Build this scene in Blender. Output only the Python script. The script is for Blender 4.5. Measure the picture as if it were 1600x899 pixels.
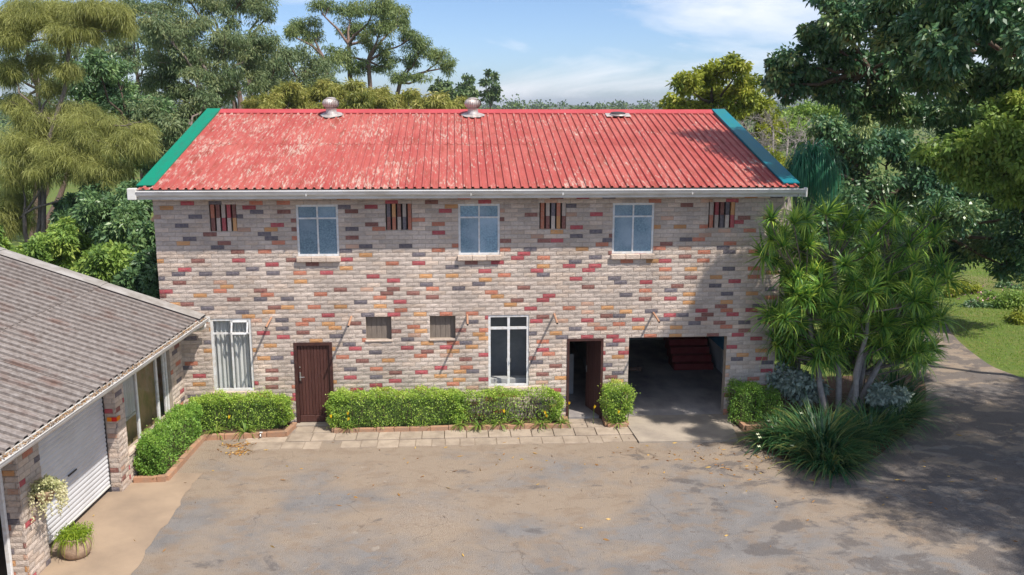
import bpy, math, random
import numpy as np
from mathutils import Matrix, Vector

# ------------------------------------------------------------------ camera, sky, sun, exposure
scene = bpy.context.scene
for o in list(bpy.data.objects):
    bpy.data.objects.remove(o)
COL = scene.collection
FPX, PITCH, YAW, ROLL = 1402.73, math.radians(11.457), math.radians(3.5735), math.radians(0.0858)
CAM = np.array([6.9606, -21.0671, 7.6450])
fw = np.array([math.sin(YAW) * math.cos(PITCH), math.cos(YAW) * math.cos(PITCH), -math.sin(PITCH)])
rt = np.array([math.cos(YAW), -math.sin(YAW), 0.0])
up = np.cross(rt, fw)
rt, up = rt * math.cos(ROLL) + up * math.sin(ROLL), -rt * math.sin(ROLL) + up * math.cos(ROLL)
cam_data = bpy.data.cameras.new('camera')
cam = bpy.data.objects.new('camera', cam_data)
COL.objects.link(cam)
mw = Matrix.Identity(4)
for i in range(3):
    mw[i][0], mw[i][1], mw[i][2], mw[i][3] = rt[i], up[i], -fw[i], CAM[i]
cam.matrix_world = mw
cam_data.sensor_fit = 'HORIZONTAL'
cam_data.sensor_width = 36.0
cam_data.lens = 36.0 * FPX / 1600.0
cam_data.clip_end = 20000
scene.camera = cam

SUN = Vector((1.03, -1.0, 2.1)).normalized()
sun_el = math.asin(SUN.z)
sun_az = math.atan2(SUN.x, SUN.y)
world = bpy.data.worlds.new('World')
scene.world = world
world.use_nodes = True
wt = world.node_tree
wt.nodes.clear()


def wn(kind, **kw):
    n = wt.nodes.new(kind)
    for k, v in kw.items():
        setattr(n, k, v)
    return n


w_out = wn('ShaderNodeOutputWorld')
w_bg = wn('ShaderNodeBackground')
w_sky = wn('ShaderNodeTexSky', sky_type='NISHITA', sun_disc=False, sun_elevation=sun_el, sun_rotation=sun_az,
           altitude=100.0, air_density=0.65, dust_density=0.8, ozone_density=4.5)
w_tc = wn('ShaderNodeTexCoord')
w_sep = wn('ShaderNodeSeparateXYZ')
w_zz = wn('ShaderNodeMath', operation='ADD'); w_zz.inputs[1].default_value = 0.09
w_zm = wn('ShaderNodeMath', operation='MAXIMUM'); w_zm.inputs[1].default_value = 0.02
w_dx = wn('ShaderNodeMath', operation='DIVIDE')
w_dy = wn('ShaderNodeMath', operation='DIVIDE')
w_cmb = wn('ShaderNodeCombineXYZ')
w_map = wn('ShaderNodeMapping')
w_map.inputs['Location'].default_value = (34.5, -14.6, 0.0)
w_map.inputs['Scale'].default_value = (0.34, 0.26, 1.0)
w_no = wn('ShaderNodeTexNoise')
w_no.inputs['Scale'].default_value = 1.0
w_no.inputs['Detail'].default_value = 9.0
w_no.inputs['Roughness'].default_value = 0.56
w_no.inputs['Distortion'].default_value = 0.5
w_rmp = wn('ShaderNodeValToRGB')
w_rmp.color_ramp.elements[0].position = 0.50
w_rmp.color_ramp.elements[0].color = (0, 0, 0, 1)
w_rmp.color_ramp.elements[1].position = 0.67
w_rmp.color_ramp.elements[1].color = (0.9, 0.9, 0.9, 1)
w_mix = wn('ShaderNodeMixRGB')
w_mix.inputs[2].default_value = (7.2, 7.2, 7.5, 1)
L = wt.links.new
L(w_tc.outputs['Generated'], w_sep.inputs[0])
L(w_sep.outputs[2], w_zz.inputs[0]); L(w_zz.outputs[0], w_zm.inputs[0])
L(w_sep.outputs[0], w_dx.inputs[0]); L(w_zm.outputs[0], w_dx.inputs[1])
L(w_sep.outputs[1], w_dy.inputs[0]); L(w_zm.outputs[0], w_dy.inputs[1])
L(w_dx.outputs[0], w_cmb.inputs[0]); L(w_dy.outputs[0], w_cmb.inputs[1])
L(w_cmb.outputs[0], w_map.inputs[0]); L(w_map.outputs[0], w_no.inputs['Vector'])
L(w_no.outputs[0], w_rmp.inputs[0]); L(w_rmp.outputs[0], w_mix.inputs[0])
L(w_sky.outputs[0], w_mix.inputs[1]); L(w_mix.outputs[0], w_bg.inputs[0])
w_bg.inputs[1].default_value = 0.115
L(w_bg.outputs[0], w_out.inputs[0])

sl = bpy.data.lights.new('sun', 'SUN')
sl.energy = 3.95
sl.angle = math.radians(0.9)
sl.color = (1.0, 0.925, 0.83)
sun = bpy.data.objects.new('sun', sl)
COL.objects.link(sun)
sun.rotation_euler = SUN.to_track_quat('Z', 'Y').to_euler()

scene.view_settings.view_transform = 'Standard'
scene.view_settings.look = 'None'
scene.view_settings.gamma = 1.0
scene.view_settings.exposure = 0.52
scene.render.engine = 'CYCLES'
scene.cycles.max_bounces = 6
scene.cycles.transparent_max_bounces = 6

# ------------------------------------------------------------------ helpers
def at(u, v, Y):
    """world point on the sight line of a photo position (1600 wide) at depth Y"""
    d = rt * ((u - 800) / FPX) - up * ((v - 449.5) / FPX) + fw
    t = (Y - CAM[1]) / d[1]
    return CAM + d * t


def dist(Y):
    return FPX / (Y - CAM[1])       # pixels per metre at depth Y


def tag(o, label=None, cat=None, group=None, kind=None):
    if label: o['label'] = label
    if cat: o['category'] = cat
    if group: o['group'] = group
    if kind: o['kind'] = kind
    return o


def empty(name, loc=(0, 0, 0), rz=0.0, parent=None):
    o = bpy.data.objects.new(name, None)
    o.location = loc
    o.rotation_euler = (0, 0, rz)
    o.empty_display_size = 0.2
    COL.objects.link(o)
    if parent: o.parent = parent
    return o


def link(name, me, parent=None, loc=(0, 0, 0), rot=(0, 0, 0), scale=(1, 1, 1)):
    o = bpy.data.objects.new(name, me)
    COL.objects.link(o)
    o.location = loc
    o.rotation_euler = rot
    o.scale = scale
    if parent: o.parent = parent
    return o


class MB:
    def __init__(s):
        s.v = []; s.f = []; s.m = []

    def quad(s, a, b, c, d, m=0):
        n = len(s.v); s.v += [a, b, c, d]; s.f.append((n, n + 1, n + 2, n + 3)); s.m.append(m)

    def box(s, x0, x1, y0, y1, z0, z1, m=0, skip=''):
        n = len(s.v)
        s.v += [(x0, y0, z0), (x1, y0, z0), (x1, y1, z0), (x0, y1, z0), (x0, y0, z1), (x1, y0, z1), (x1, y1, z1), (x0, y1, z1)]
        for k, f in (('b', (0, 3, 2, 1)), ('t', (4, 5, 6, 7)), ('f', (0, 1, 5, 4)), ('r', (1, 2, 6, 5)), ('k', (2, 3, 7, 6)), ('l', (3, 0, 4, 7))):
            if k not in skip:
                s.f.append(tuple(n + i for i in f)); s.m.append(m)
        return s

    def bbox(s, x0, x1, y0, y1, z0, z1, c=0.01, m=0):
        """box with chamfered edges"""
        n = len(s.v)
        P = []
        for (x, sx) in ((x0, 1), (x1, -1)):
            for (y, sy) in ((y0, 1), (y1, -1)):
                for (z, sz) in ((z0, 1), (z1, -1)):
                    P += [(x, y + sy * c, z + sz * c), (x + sx * c, y, z + sz * c), (x + sx * c, y + sy * c, z)]
        s.v += P
        ix = lambda i, j, k, a: n + ((i * 2 + j) * 2 + k) * 3 + a
        F = []
        for i in (0, 1):
            q = [ix(i, 0, 0, 0), ix(i, 1, 0, 0), ix(i, 1, 1, 0), ix(i, 0, 1, 0)]; F.append(q if i else q[::-1])
            q = [ix(0, i, 0, 1), ix(1, i, 0, 1), ix(1, i, 1, 1), ix(0, i, 1, 1)]; F.append(q if not i else q[::-1])
            q = [ix(0, 0, i, 2), ix(1, 0, i, 2), ix(1, 1, i, 2), ix(0, 1, i, 2)]; F.append(q if i else q[::-1])
        for i in (0, 1):
            for j in (0, 1):
                F.append([ix(i, j, 0, 0), ix(i, j, 1, 0), ix(i, j, 1, 1), ix(i, j, 0, 1)])
                F.append([ix(i, 0, j, 0), ix(i, 1, j, 0), ix(i, 1, j, 2), ix(i, 0, j, 2)])
                F.append([ix(0, i, j, 1), ix(1, i, j, 1), ix(1, i, j, 2), ix(0, i, j, 2)])
                for k in (0, 1):
                    F.append([ix(i, j, k, 0), ix(i, j, k, 1), ix(i, j, k, 2)])
        s.f += [tuple(q) for q in F]; s.m += [m] * len(F)
        return s

    def tube(s, pts, rad, n=8, m=0, cap=True):
        pts = [Vector(p) for p in pts]
        if not isinstance(rad, (list, tuple)): rad = [rad] * len(pts)
        base = len(s.v)
        ref = None
        for i, p in enumerate(pts):
            t = (pts[min(i + 1, len(pts) - 1)] - pts[max(i - 1, 0)])
            if t.length < 1e-9: t = Vector((0, 0, 1))
            t.normalize()
            if ref is None:
                ref = Vector((1, 0, 0)) if abs(t.x) < 0.8 else Vector((0, 1, 0))
            a = (ref - t * ref.dot(t))
            if a.length < 1e-6: a = t.orthogonal()
            a.normalize(); ref = a
            b = t.cross(a)
            for k in range(n):
                an = 2 * math.pi * k / n
                q = p + (a * math.cos(an) + b * math.sin(an)) * rad[i]
                s.v.append((q.x, q.y, q.z))
        for i in range(len(pts) - 1):
            for k in range(n):
                a0 = base + i * n + k; a1 = base + i * n + (k + 1) % n
                s.f.append((a0, a1, a1 + n, a0 + n)); s.m.append(m)
        if cap:
            s.f.append(tuple(base + k for k in range(n))[::-1]); s.m.append(m)
            s.f.append(tuple(base + (len(pts) - 1) * n + k for k in range(n))); s.m.append(m)
        return s

    def lathe(s, prof, n=24, m=0, cx=0, cy=0):
        base = len(s.v)
        for r, z in prof:
            for k in range(n):
                an = 2 * math.pi * k / n
                s.v.append((cx + r * math.cos(an), cy + r * math.sin(an), z))
        for i in range(len(prof) - 1):
            for k in range(n):
                a0 = base + i * n + k; a1 = base + i * n + (k + 1) % n
                s.f.append((a0, a1, a1 + n, a0 + n)); s.m.append(m)
        return s

    def mesh(s, name, mats, smooth=False):
        me = bpy.data.meshes.new(name)
        me.from_pydata([tuple(map(float, p)) for p in s.v], [], s.f)
        for mt in (mats if isinstance(mats, (list, tuple)) else [mats]): me.materials.append(mt)
        if len(me.polygons):
            me.polygons.foreach_set('material_index', s.m)
            if smooth: me.polygons.foreach_set('use_smooth', [True] * len(me.polygons))
        me.update()
        return me

    def build(s, name, mats, parent=None, smooth=False, loc=(0, 0, 0), rot=(0, 0, 0)):
        return link(name, s.mesh(name, mats, smooth), parent, loc, rot)


# ------------------------------------------------------------------ materials
MATS = {}


def mat(name, col, rough=0.8, col2=None, scale=6.0, bump=0.0, bscale=40.0, detail=5.0, metal=0.0, spec=0.3, stretch=(1, 1, 1), lo=0.38, hi=0.66, rnd=0.0):
    """procedural surface: two colours mixed by noise in world position, fine noise relief, optional variation per object"""
    m = bpy.data.materials.new(name)
    m.use_nodes = True
    nt = m.node_tree
    b = nt.nodes['Principled BSDF']
    b.inputs['Roughness'].default_value = rough
    b.inputs['Metallic'].default_value = metal
    b.inputs['Specular IOR Level'].default_value = spec
    g = nt.nodes.new('ShaderNodeNewGeometry')
    mp = nt.nodes.new('ShaderNodeMapping'); mp.inputs['Scale'].default_value = stretch
    nt.links.new(g.outputs['Position'], mp.inputs[0])
    src = None
    if col2 is not None:
        no = nt.nodes.new('ShaderNodeTexNoise')
        no.inputs['Scale'].default_value = scale; no.inputs['Detail'].default_value = detail; no.inputs['Roughness'].default_value = 0.62
        r = nt.nodes.new('ShaderNodeValToRGB')
        r.color_ramp.elements[0].position = lo; r.color_ramp.elements[1].position = hi
        r.color_ramp.elements[0].color = (*col, 1); r.color_ramp.elements[1].color = (*col2, 1)
        nt.links.new(mp.outputs[0], no.inputs['Vector']); nt.links.new(no.outputs[0], r.inputs[0])
        src = r.outputs[0]
    else:
        b.inputs['Base Color'].default_value = (*col, 1)
    if rnd and src:
        oi = nt.nodes.new('ShaderNodeObjectInfo')
        isl = nt.nodes.new('ShaderNodeMath'); isl.operation = 'ADD'; nt.links.new(oi.outputs['Random'], isl.inputs[0]); nt.links.new(g.outputs['Random Per Island'], isl.inputs[1])
        fr_ = nt.nodes.new('ShaderNodeMath'); fr_.operation = 'FRACT'; nt.links.new(isl.outputs[0], fr_.inputs[0])
        mr = nt.nodes.new('ShaderNodeMapRange'); mr.inputs[3].default_value = 1 - rnd; mr.inputs[4].default_value = 1 + rnd
        hs = nt.nodes.new('ShaderNodeHueSaturation')
        nt.links.new(fr_.outputs[0], mr.inputs[0]); nt.links.new(mr.outputs[0], hs.inputs['Value']); nt.links.new(src, hs.inputs['Color'])
        src = hs.outputs[0]
    if src: nt.links.new(src, b.inputs['Base Color'])
    if bump:
        n2 = nt.nodes.new('ShaderNodeTexNoise'); n2.inputs['Scale'].default_value = bscale; n2.inputs['Detail'].default_value = 6.0
        bp = nt.nodes.new('ShaderNodeBump'); bp.inputs['Strength'].default_value = bump; bp.inputs['Distance'].default_value = 0.02
        nt.links.new(mp.outputs[0], n2.inputs['Vector']); nt.links.new(n2.outputs[0], bp.inputs['Height']); nt.links.new(bp.outputs[0], b.inputs['Normal'])
    MATS[name] = m
    return m


def leafmat(name, cols, trans=0.3, rough=0.5, spec=0.35, tcol=None):
    """leaf: colour from each leaf's own tint value, some light passing through"""
    m = bpy.data.materials.new(name)
    m.use_nodes = True
    nt = m.node_tree
    b = nt.nodes['Principled BSDF']
    b.inputs['Roughness'].default_value = rough
    b.inputs['Specular IOR Level'].default_value = spec
    a = nt.nodes.new('ShaderNodeAttribute'); a.attribute_name = 'tint'
    r = nt.nodes.new('ShaderNodeValToRGB')
    els = r.color_ramp.elements
    for i, c in enumerate(cols):
        p = i / max(1, len(cols) - 1)
        e = els[i] if i < 2 else els.new(p)
        e.position = p; e.color = (*c, 1)
    els[0].position = 0
    nt.links.new(a.outputs['Fac'], r.inputs[0]); nt.links.new(r.outputs[0], b.inputs['Base Color'])
    t = nt.nodes.new('ShaderNodeBsdfTranslucent')
    hs = nt.nodes.new('ShaderNodeHueSaturation'); hs.inputs['Value'].default_value = 1.25; hs.inputs['Hue'].default_value = 0.49
    nt.links.new(r.outputs[0], hs.inputs['Color']); nt.links.new(hs.outputs[0], t.inputs[0])
    mx = nt.nodes.new('ShaderNodeMixShader'); mx.inputs[0].default_value = trans
    nt.links.new(b.outputs[0], mx.inputs[1]); nt.links.new(t.outputs[0], mx.inputs[2])
    nt.links.new(mx.outputs[0], nt.nodes['Material Output'].inputs[0])
    MATS[name] = m
    return m


def brickmat(name, c1, c2):
    m = mat(name, c1, 0.88, c2, scale=17, bump=0.8, bscale=40, rnd=0.15, spec=0.15, lo=0.33, hi=0.7)
    nt = m.node_tree; N = nt.nodes; b = N['Principled BSDF']; src = b.inputs['Base Color'].links[0].from_socket      # rain-washed and grimy areas of the wall
    g = N.new('ShaderNodeNewGeometry'); mp = N.new('ShaderNodeMapping'); mp.inputs['Scale'].default_value = (1.5, 1.5, 0.45)
    n = N.new('ShaderNodeTexNoise'); n.inputs['Scale'].default_value = 0.9; n.inputs['Detail'].default_value = 7
    nt.links.new(g.outputs['Position'], mp.inputs[0]); nt.links.new(mp.outputs[0], n.inputs['Vector'])
    r = N.new('ShaderNodeMapRange'); r.inputs[1].default_value = 0.3; r.inputs[2].default_value = 0.7; r.inputs[3].default_value = 0.8; r.inputs[4].default_value = 1.13
    hs = N.new('ShaderNodeHueSaturation'); nt.links.new(n.outputs[0], r.inputs[0]); nt.links.new(r.outputs[0], hs.inputs['Value']); nt.links.new(src, hs.inputs['Color']); nt.links.new(hs.outputs[0], b.inputs['Base Color'])
    return m


BR = [brickmat('brick_greige', (0.60, 0.52, 0.455), (0.48, 0.40, 0.35)),
      brickmat('brick_pale', (0.63, 0.525, 0.44), (0.52, 0.415, 0.345)),
      brickmat('brick_charcoal', (0.125, 0.115, 0.14), (0.25, 0.22, 0.225)),
      brickmat('brick_crimson', (0.44, 0.08, 0.10), (0.43, 0.16, 0.155)),
      brickmat('brick_vermilion', (0.54, 0.18, 0.11), (0.50, 0.27, 0.20)),
      brickmat('brick_ochre', (0.58, 0.29, 0.12), (0.52, 0.325, 0.19)),
      brickmat('brick_maroon', (0.23, 0.10, 0.09), (0.34, 0.19, 0.155)),
      brickmat('brick_pink', (0.55, 0.33, 0.24), (0.52, 0.38, 0.30))]
mortar = mat('mortar', (0.48, 0.41, 0.34), 0.95, (0.38, 0.32, 0.265), scale=9, bump=0.4)
white_paint = mat('white_paint', (0.72, 0.72, 0.70), 0.45, (0.62, 0.61, 0.58), scale=3)
gutter_white = mat('gutter_white', (0.70, 0.70, 0.70), 0.4, (0.55, 0.53, 0.50), scale=1.6, stretch=(1, 1, 4))
frame_white = mat('frame_white', (0.74, 0.76, 0.78), 0.4, (0.62, 0.60, 0.56), scale=11)
dark_wood = mat('dark_wood', (0.070, 0.028, 0.024), 0.5, (0.105, 0.045, 0.036), scale=5, stretch=(12, 12, 0.8), bump=0.25, bscale=10, rnd=0.12)
dark_frame = mat('dark_frame', (0.05, 0.022, 0.02), 0.5, (0.08, 0.034, 0.028), scale=8)
steel = mat('steel', (0.55, 0.55, 0.54), 0.35, (0.4, 0.4, 0.4), scale=20, metal=0.9)
galv = mat('galvanised', (0.56, 0.53, 0.51), 0.45, (0.40, 0.33, 0.30), scale=9, metal=0.35)
dark_metal = mat('dark_metal', (0.035, 0.035, 0.04), 0.6, (0.06, 0.05, 0.045), scale=9)
terracotta = mat('pipe_clay', (0.48, 0.27, 0.17), 0.8, (0.36, 0.2, 0.13), scale=14)
plaster_white = mat('plaster_white', (0.62, 0.64, 0.64), 0.9, (0.5, 0.51, 0.5), scale=2)
plaster_dim = mat('plaster_dim', (0.55, 0.53, 0.5), 0.95, (0.42, 0.4, 0.38), scale=2)
blue_wall = mat('blue_wall', (0.05, 0.22, 0.38), 0.7, (0.07, 0.27, 0.42), scale=2)
stair_red = mat('stair_red', (0.26, 0.03, 0.03), 0.6, (0.31, 0.05, 0.042), scale=5)
concrete = mat('concrete', (0.40, 0.345, 0.28), 0.9, (0.29, 0.25, 0.21), scale=1.7, bump=0.2, bscale=60, detail=8)
concrete_tan = mat('concrete_tan', (0.375, 0.285, 0.205), 0.9, (0.28, 0.215, 0.16), scale=0.9, bump=0.15, bscale=60, detail=8)
slab_mat = mat('slab_concrete', (0.40, 0.33, 0.26), 0.9, (0.29, 0.235, 0.185), scale=3, bump=0.25, bscale=50, rnd=0.1, detail=7)
kerb_mat = mat('kerb_brick', (0.42, 0.235, 0.145), 0.9, (0.34, 0.225, 0.155), scale=6, bump=0.4, bscale=50, rnd=0.15)
soil = mat('soil', (0.085, 0.052, 0.035), 1.0, (0.14, 0.085, 0.055), scale=9, bump=0.8, bscale=30)
curtain_mat = mat('curtain', (0.80, 0.82, 0.80), 0.9, (0.72, 0.74, 0.72), scale=3)
green_sheet = mat('green_sheet', (0.0, 0.22, 0.13), 0.5, (0.015, 0.18, 0.11), scale=4, detail=9, lo=0.45, hi=0.72, stretch=(2, 0.5, 0.5))
green_sheet_shade_tint = mat('green_sheet_shade_tint', (0.0, 0.17, 0.235), 0.5, (0.012, 0.175, 0.18), scale=3, detail=9, stretch=(2, 0.5, 0.5))  # blue cast of shade put into the colour of the right-hand green flashing
louvre_mat = mat('opening_board', (0.22, 0.185, 0.155), 0.8, (0.165, 0.14, 0.118), scale=4, stretch=(6, 6, 1))
shutter_mat = mat('roller_slat', (0.60, 0.615, 0.64), 0.45, (0.54, 0.55, 0.57), scale=1.5, rnd=0.03)


def glass(name, col, rough=0.08, alpha=0.35, bump=0.0):
    m = bpy.data.materials.new(name); m.use_nodes = True
    nt = m.node_tree; b = nt.nodes['Principled BSDF']
    b.inputs['Base Color'].default_value = (*col, 1); b.inputs['Roughness'].default_value = rough
    b.inputs['Specular IOR Level'].default_value = 0.6
    b.inputs['Alpha'].default_value = alpha
    g = nt.nodes.new('ShaderNodeNewGeometry')
    n2 = nt.nodes.new('ShaderNodeTexNoise'); n2.inputs['Scale'].default_value = 26; n2.inputs['Detail'].default_value = 5
    nt.links.new(g.outputs['Position'], n2.inputs['Vector'])
    if bump:
        bp = nt.nodes.new('ShaderNodeBump'); bp.inputs['Strength'].default_value = bump; bp.inputs['Distance'].default_value = 0.01
        nt.links.new(n2.outputs[0], bp.inputs['Height']); nt.links.new(bp.outputs[0], b.inputs['Normal'])
        r = nt.nodes.new('ShaderNodeValToRGB'); r.color_ramp.elements[0].position = 0.35; r.color_ramp.elements[1].position = 0.68
        r.color_ramp.elements[0].color = (col[0] * 0.72, col[1] * 0.75, col[2] * 0.8, 1); r.color_ramp.elements[1].color = (col[0] * 1.35, col[1] * 1.3, col[2] * 1.25, 1)
        nt.links.new(n2.outputs[0], r.inputs[0]); nt.links.new(r.outputs[0], b.inputs['Base Color'])
    return m


glass_obscure = glass('glass_obscure', (0.16, 0.27, 0.36), 0.22, 1.0, 0.6)
nt = glass_obscure.node_tree; b_ = nt.nodes['Principled BSDF']; src = b_.inputs['Base Color'].links[0].from_socket
oi = nt.nodes.new('ShaderNodeObjectInfo'); g_ = nt.nodes.new('ShaderNodeNewGeometry')
n1 = nt.nodes.new('ShaderNodeTexNoise'); n1.inputs['Scale'].default_value = 1.7; n1.inputs['Detail'].default_value = 3
av = nt.nodes.new('ShaderNodeVectorMath'); nt.links.new(g_.outputs['Position'], av.inputs[0]); nt.links.new(oi.outputs['Random'], av.inputs[1]); nt.links.new(av.outputs[0], n1.inputs['Vector'])
rr = nt.nodes.new('ShaderNodeValToRGB'); rr.color_ramp.elements[0].position = 0.42; rr.color_ramp.elements[1].position = 0.68
nt.links.new(n1.outputs[0], rr.inputs[0])
mx = nt.nodes.new('ShaderNodeMixRGB'); nt.links.new(rr.outputs[0], mx.inputs[0]); nt.links.new(src, mx.inputs[1]); mx.inputs[2].default_value = (0.30, 0.41, 0.52, 1)
hv_ = nt.nodes.new('ShaderNodeHueSaturation'); mrv = nt.nodes.new('ShaderNodeMapRange'); mrv.inputs[3].default_value = 0.62; mrv.inputs[4].default_value = 1.25
nt.links.new(oi.outputs['Random'], mrv.inputs[0]); nt.links.new(mrv.outputs[0], hv_.inputs['Value']); nt.links.new(mx.outputs[0], hv_.inputs['Color']); nt.links.new(hv_.outputs[0], b_.inputs['Base Color'])
glass_clear = glass('glass_clear', (0.03, 0.04, 0.05), 0.03, 0.13)


def roof_paint():
    """red painted steel: chalky variation, rust-brown patches, peeled flakes (denser to the left), all in world position"""
    m = bpy.data.materials.new('red_roof_paint'); m.use_nodes = True
    nt = m.node_tree; N = nt.nodes; b = N['Principled BSDF']; b.inputs['Roughness'].default_value = 0.6; b.inputs['Specular IOR Level'].default_value = 0.3
    g = N.new('ShaderNodeNewGeometry')

    def noise(scale, stretch, detail=6, rough=0.6):
        mp = N.new('ShaderNodeMapping'); mp.inputs['Scale'].default_value = stretch
        nt.links.new(g.outputs['Position'], mp.inputs[0])
        n = N.new('ShaderNodeTexNoise'); n.inputs['Scale'].default_value = scale; n.inputs['Detail'].default_value = detail; n.inputs['Roughness'].default_value = rough
        nt.links.new(mp.outputs[0], n.inputs['Vector']); return n.outputs[0]

    def ramp(src, p0, p1, c0=(0, 0, 0), c1=(1, 1, 1)):
        r = N.new('ShaderNodeValToRGB'); r.color_ramp.elements[0].position = p0; r.color_ramp.elements[1].position = p1
        r.color_ramp.elements[0].color = (*c0, 1); r.color_ramp.elements[1].color = (*c1, 1)
        nt.links.new(src, r.inputs[0]); return r.outputs[0]

    def mix(f, a, c):
        x = N.new('ShaderNodeMixRGB'); nt.links.new(f, x.inputs[0])
        if isinstance(a, tuple): x.inputs[1].default_value = (*a, 1)
        else: nt.links.new(a, x.inputs[1])
        if isinstance(c, tuple): x.inputs[2].default_value = (*c, 1)
        else: nt.links.new(c, x.inputs[2])
        return x.outputs[0]

    base = ramp(noise(1.1, (1, 0.5, 1)), 0.35, 0.7, (0.365, 0.07, 0.06), (0.44, 0.12, 0.098))
    rust = ramp(noise(2.6, (2.4, 0.45, 0.45), 8), 0.50, 0.74)
    c = mix(rust, base, (0.255, 0.055, 0.035))
    sx = N.new('ShaderNodeSeparateXYZ'); nt.links.new(g.outputs['Position'], sx.inputs[0])
    mr = N.new('ShaderNodeMapRange'); mr.inputs[1].default_value = 0.0; mr.inputs[2].default_value = 13.0; mr.inputs[3].default_value = 0.045; mr.inputs[4].default_value = -0.012
    nt.links.new(sx.outputs[0], mr.inputs[0])
    big = noise(1.2, (1.0, 0.5, 0.5), 4)
    fl = noise(21.0, (1.0, 0.15, 0.15), 6, 0.75)
    a1 = N.new('ShaderNodeMath'); a1.operation = 'ADD'; nt.links.new(fl, a1.inputs[0]); nt.links.new(mr.outputs[0], a1.inputs[1])
    a2 = N.new('ShaderNodeMath'); a2.operation = 'MULTIPLY_ADD'; nt.links.new(big, a2.inputs[0]); a2.inputs[1].default_value = 0.35; nt.links.new(a1.outputs[0], a2.inputs[2])
    flake = ramp(a2.outputs[0], 0.735, 0.85, (0, 0, 0), (0.8, 0.8, 0.8))
    c = mix(flake, c, (0.52, 0.43, 0.36))
    mossy = ramp(noise(1.3, (3.5, 0.8, 0.8), 3), 0.70, 0.78)
    mm = N.new('ShaderNodeMath'); mm.operation = 'MULTIPLY'; nt.links.new(mossy, mm.inputs[0]); mm.inputs[1].default_value = 0.55
    c = mix(mm.outputs[0], c, (0.30, 0.22, 0.13))
    nt.links.new(c, b.inputs['Base Color'])
    return m


red_roof = roof_paint()
red_ridge = mat('red_ridge', (0.47, 0.07, 0.08), 0.55, (0.40, 0.06, 0.065), scale=2)


def fibre_roof():
    m = mat('fibre_cement', (0.17, 0.145, 0.133), 0.95, (0.285, 0.258, 0.243), scale=11.0, bump=0.35, bscale=30, stretch=(1.0, 1.1, 1), detail=10, rnd=0.06)
    nt = m.node_tree; N = nt.nodes; b = N['Principled BSDF']
    src = b.inputs['Base Color'].links[0].from_socket
    g = [n for n in N if n.type == 'NEW_GEOMETRY'][0]
    mp = N.new('ShaderNodeMapping'); mp.inputs['Scale'].default_value = (0.6, 1.2, 1)
    nt.links.new(g.outputs['Position'], mp.inputs[0])
    n = N.new('ShaderNodeTexNoise'); n.inputs['Scale'].default_value = 2.1; n.inputs['Detail'].default_value = 7; nt.links.new(mp.outputs[0], n.inputs['Vector'])
    r = N.new('ShaderNodeValToRGB'); r.color_ramp.elements[0].position = 0.55; r.color_ramp.elements[1].position = 0.72; r.color_ramp.elements[1].color = (0.75, 0.75, 0.75, 1)
    nt.links.new(n.outputs[0], r.inputs[0])
    x = N.new('ShaderNodeMixRGB'); nt.links.new(r.outputs[0], x.inputs[0]); nt.links.new(src, x.inputs[1]); x.inputs[2].default_value = (0.17, 0.10, 0.08, 1)
    nt.links.new(x.outputs[0], b.inputs['Base Color'])
    return m


fibre = fibre_roof()
fibre_light = mat('fibre_flashing', (0.36, 0.345, 0.33), 0.9, (0.24, 0.22, 0.20), scale=3, bump=0.3)


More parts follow.
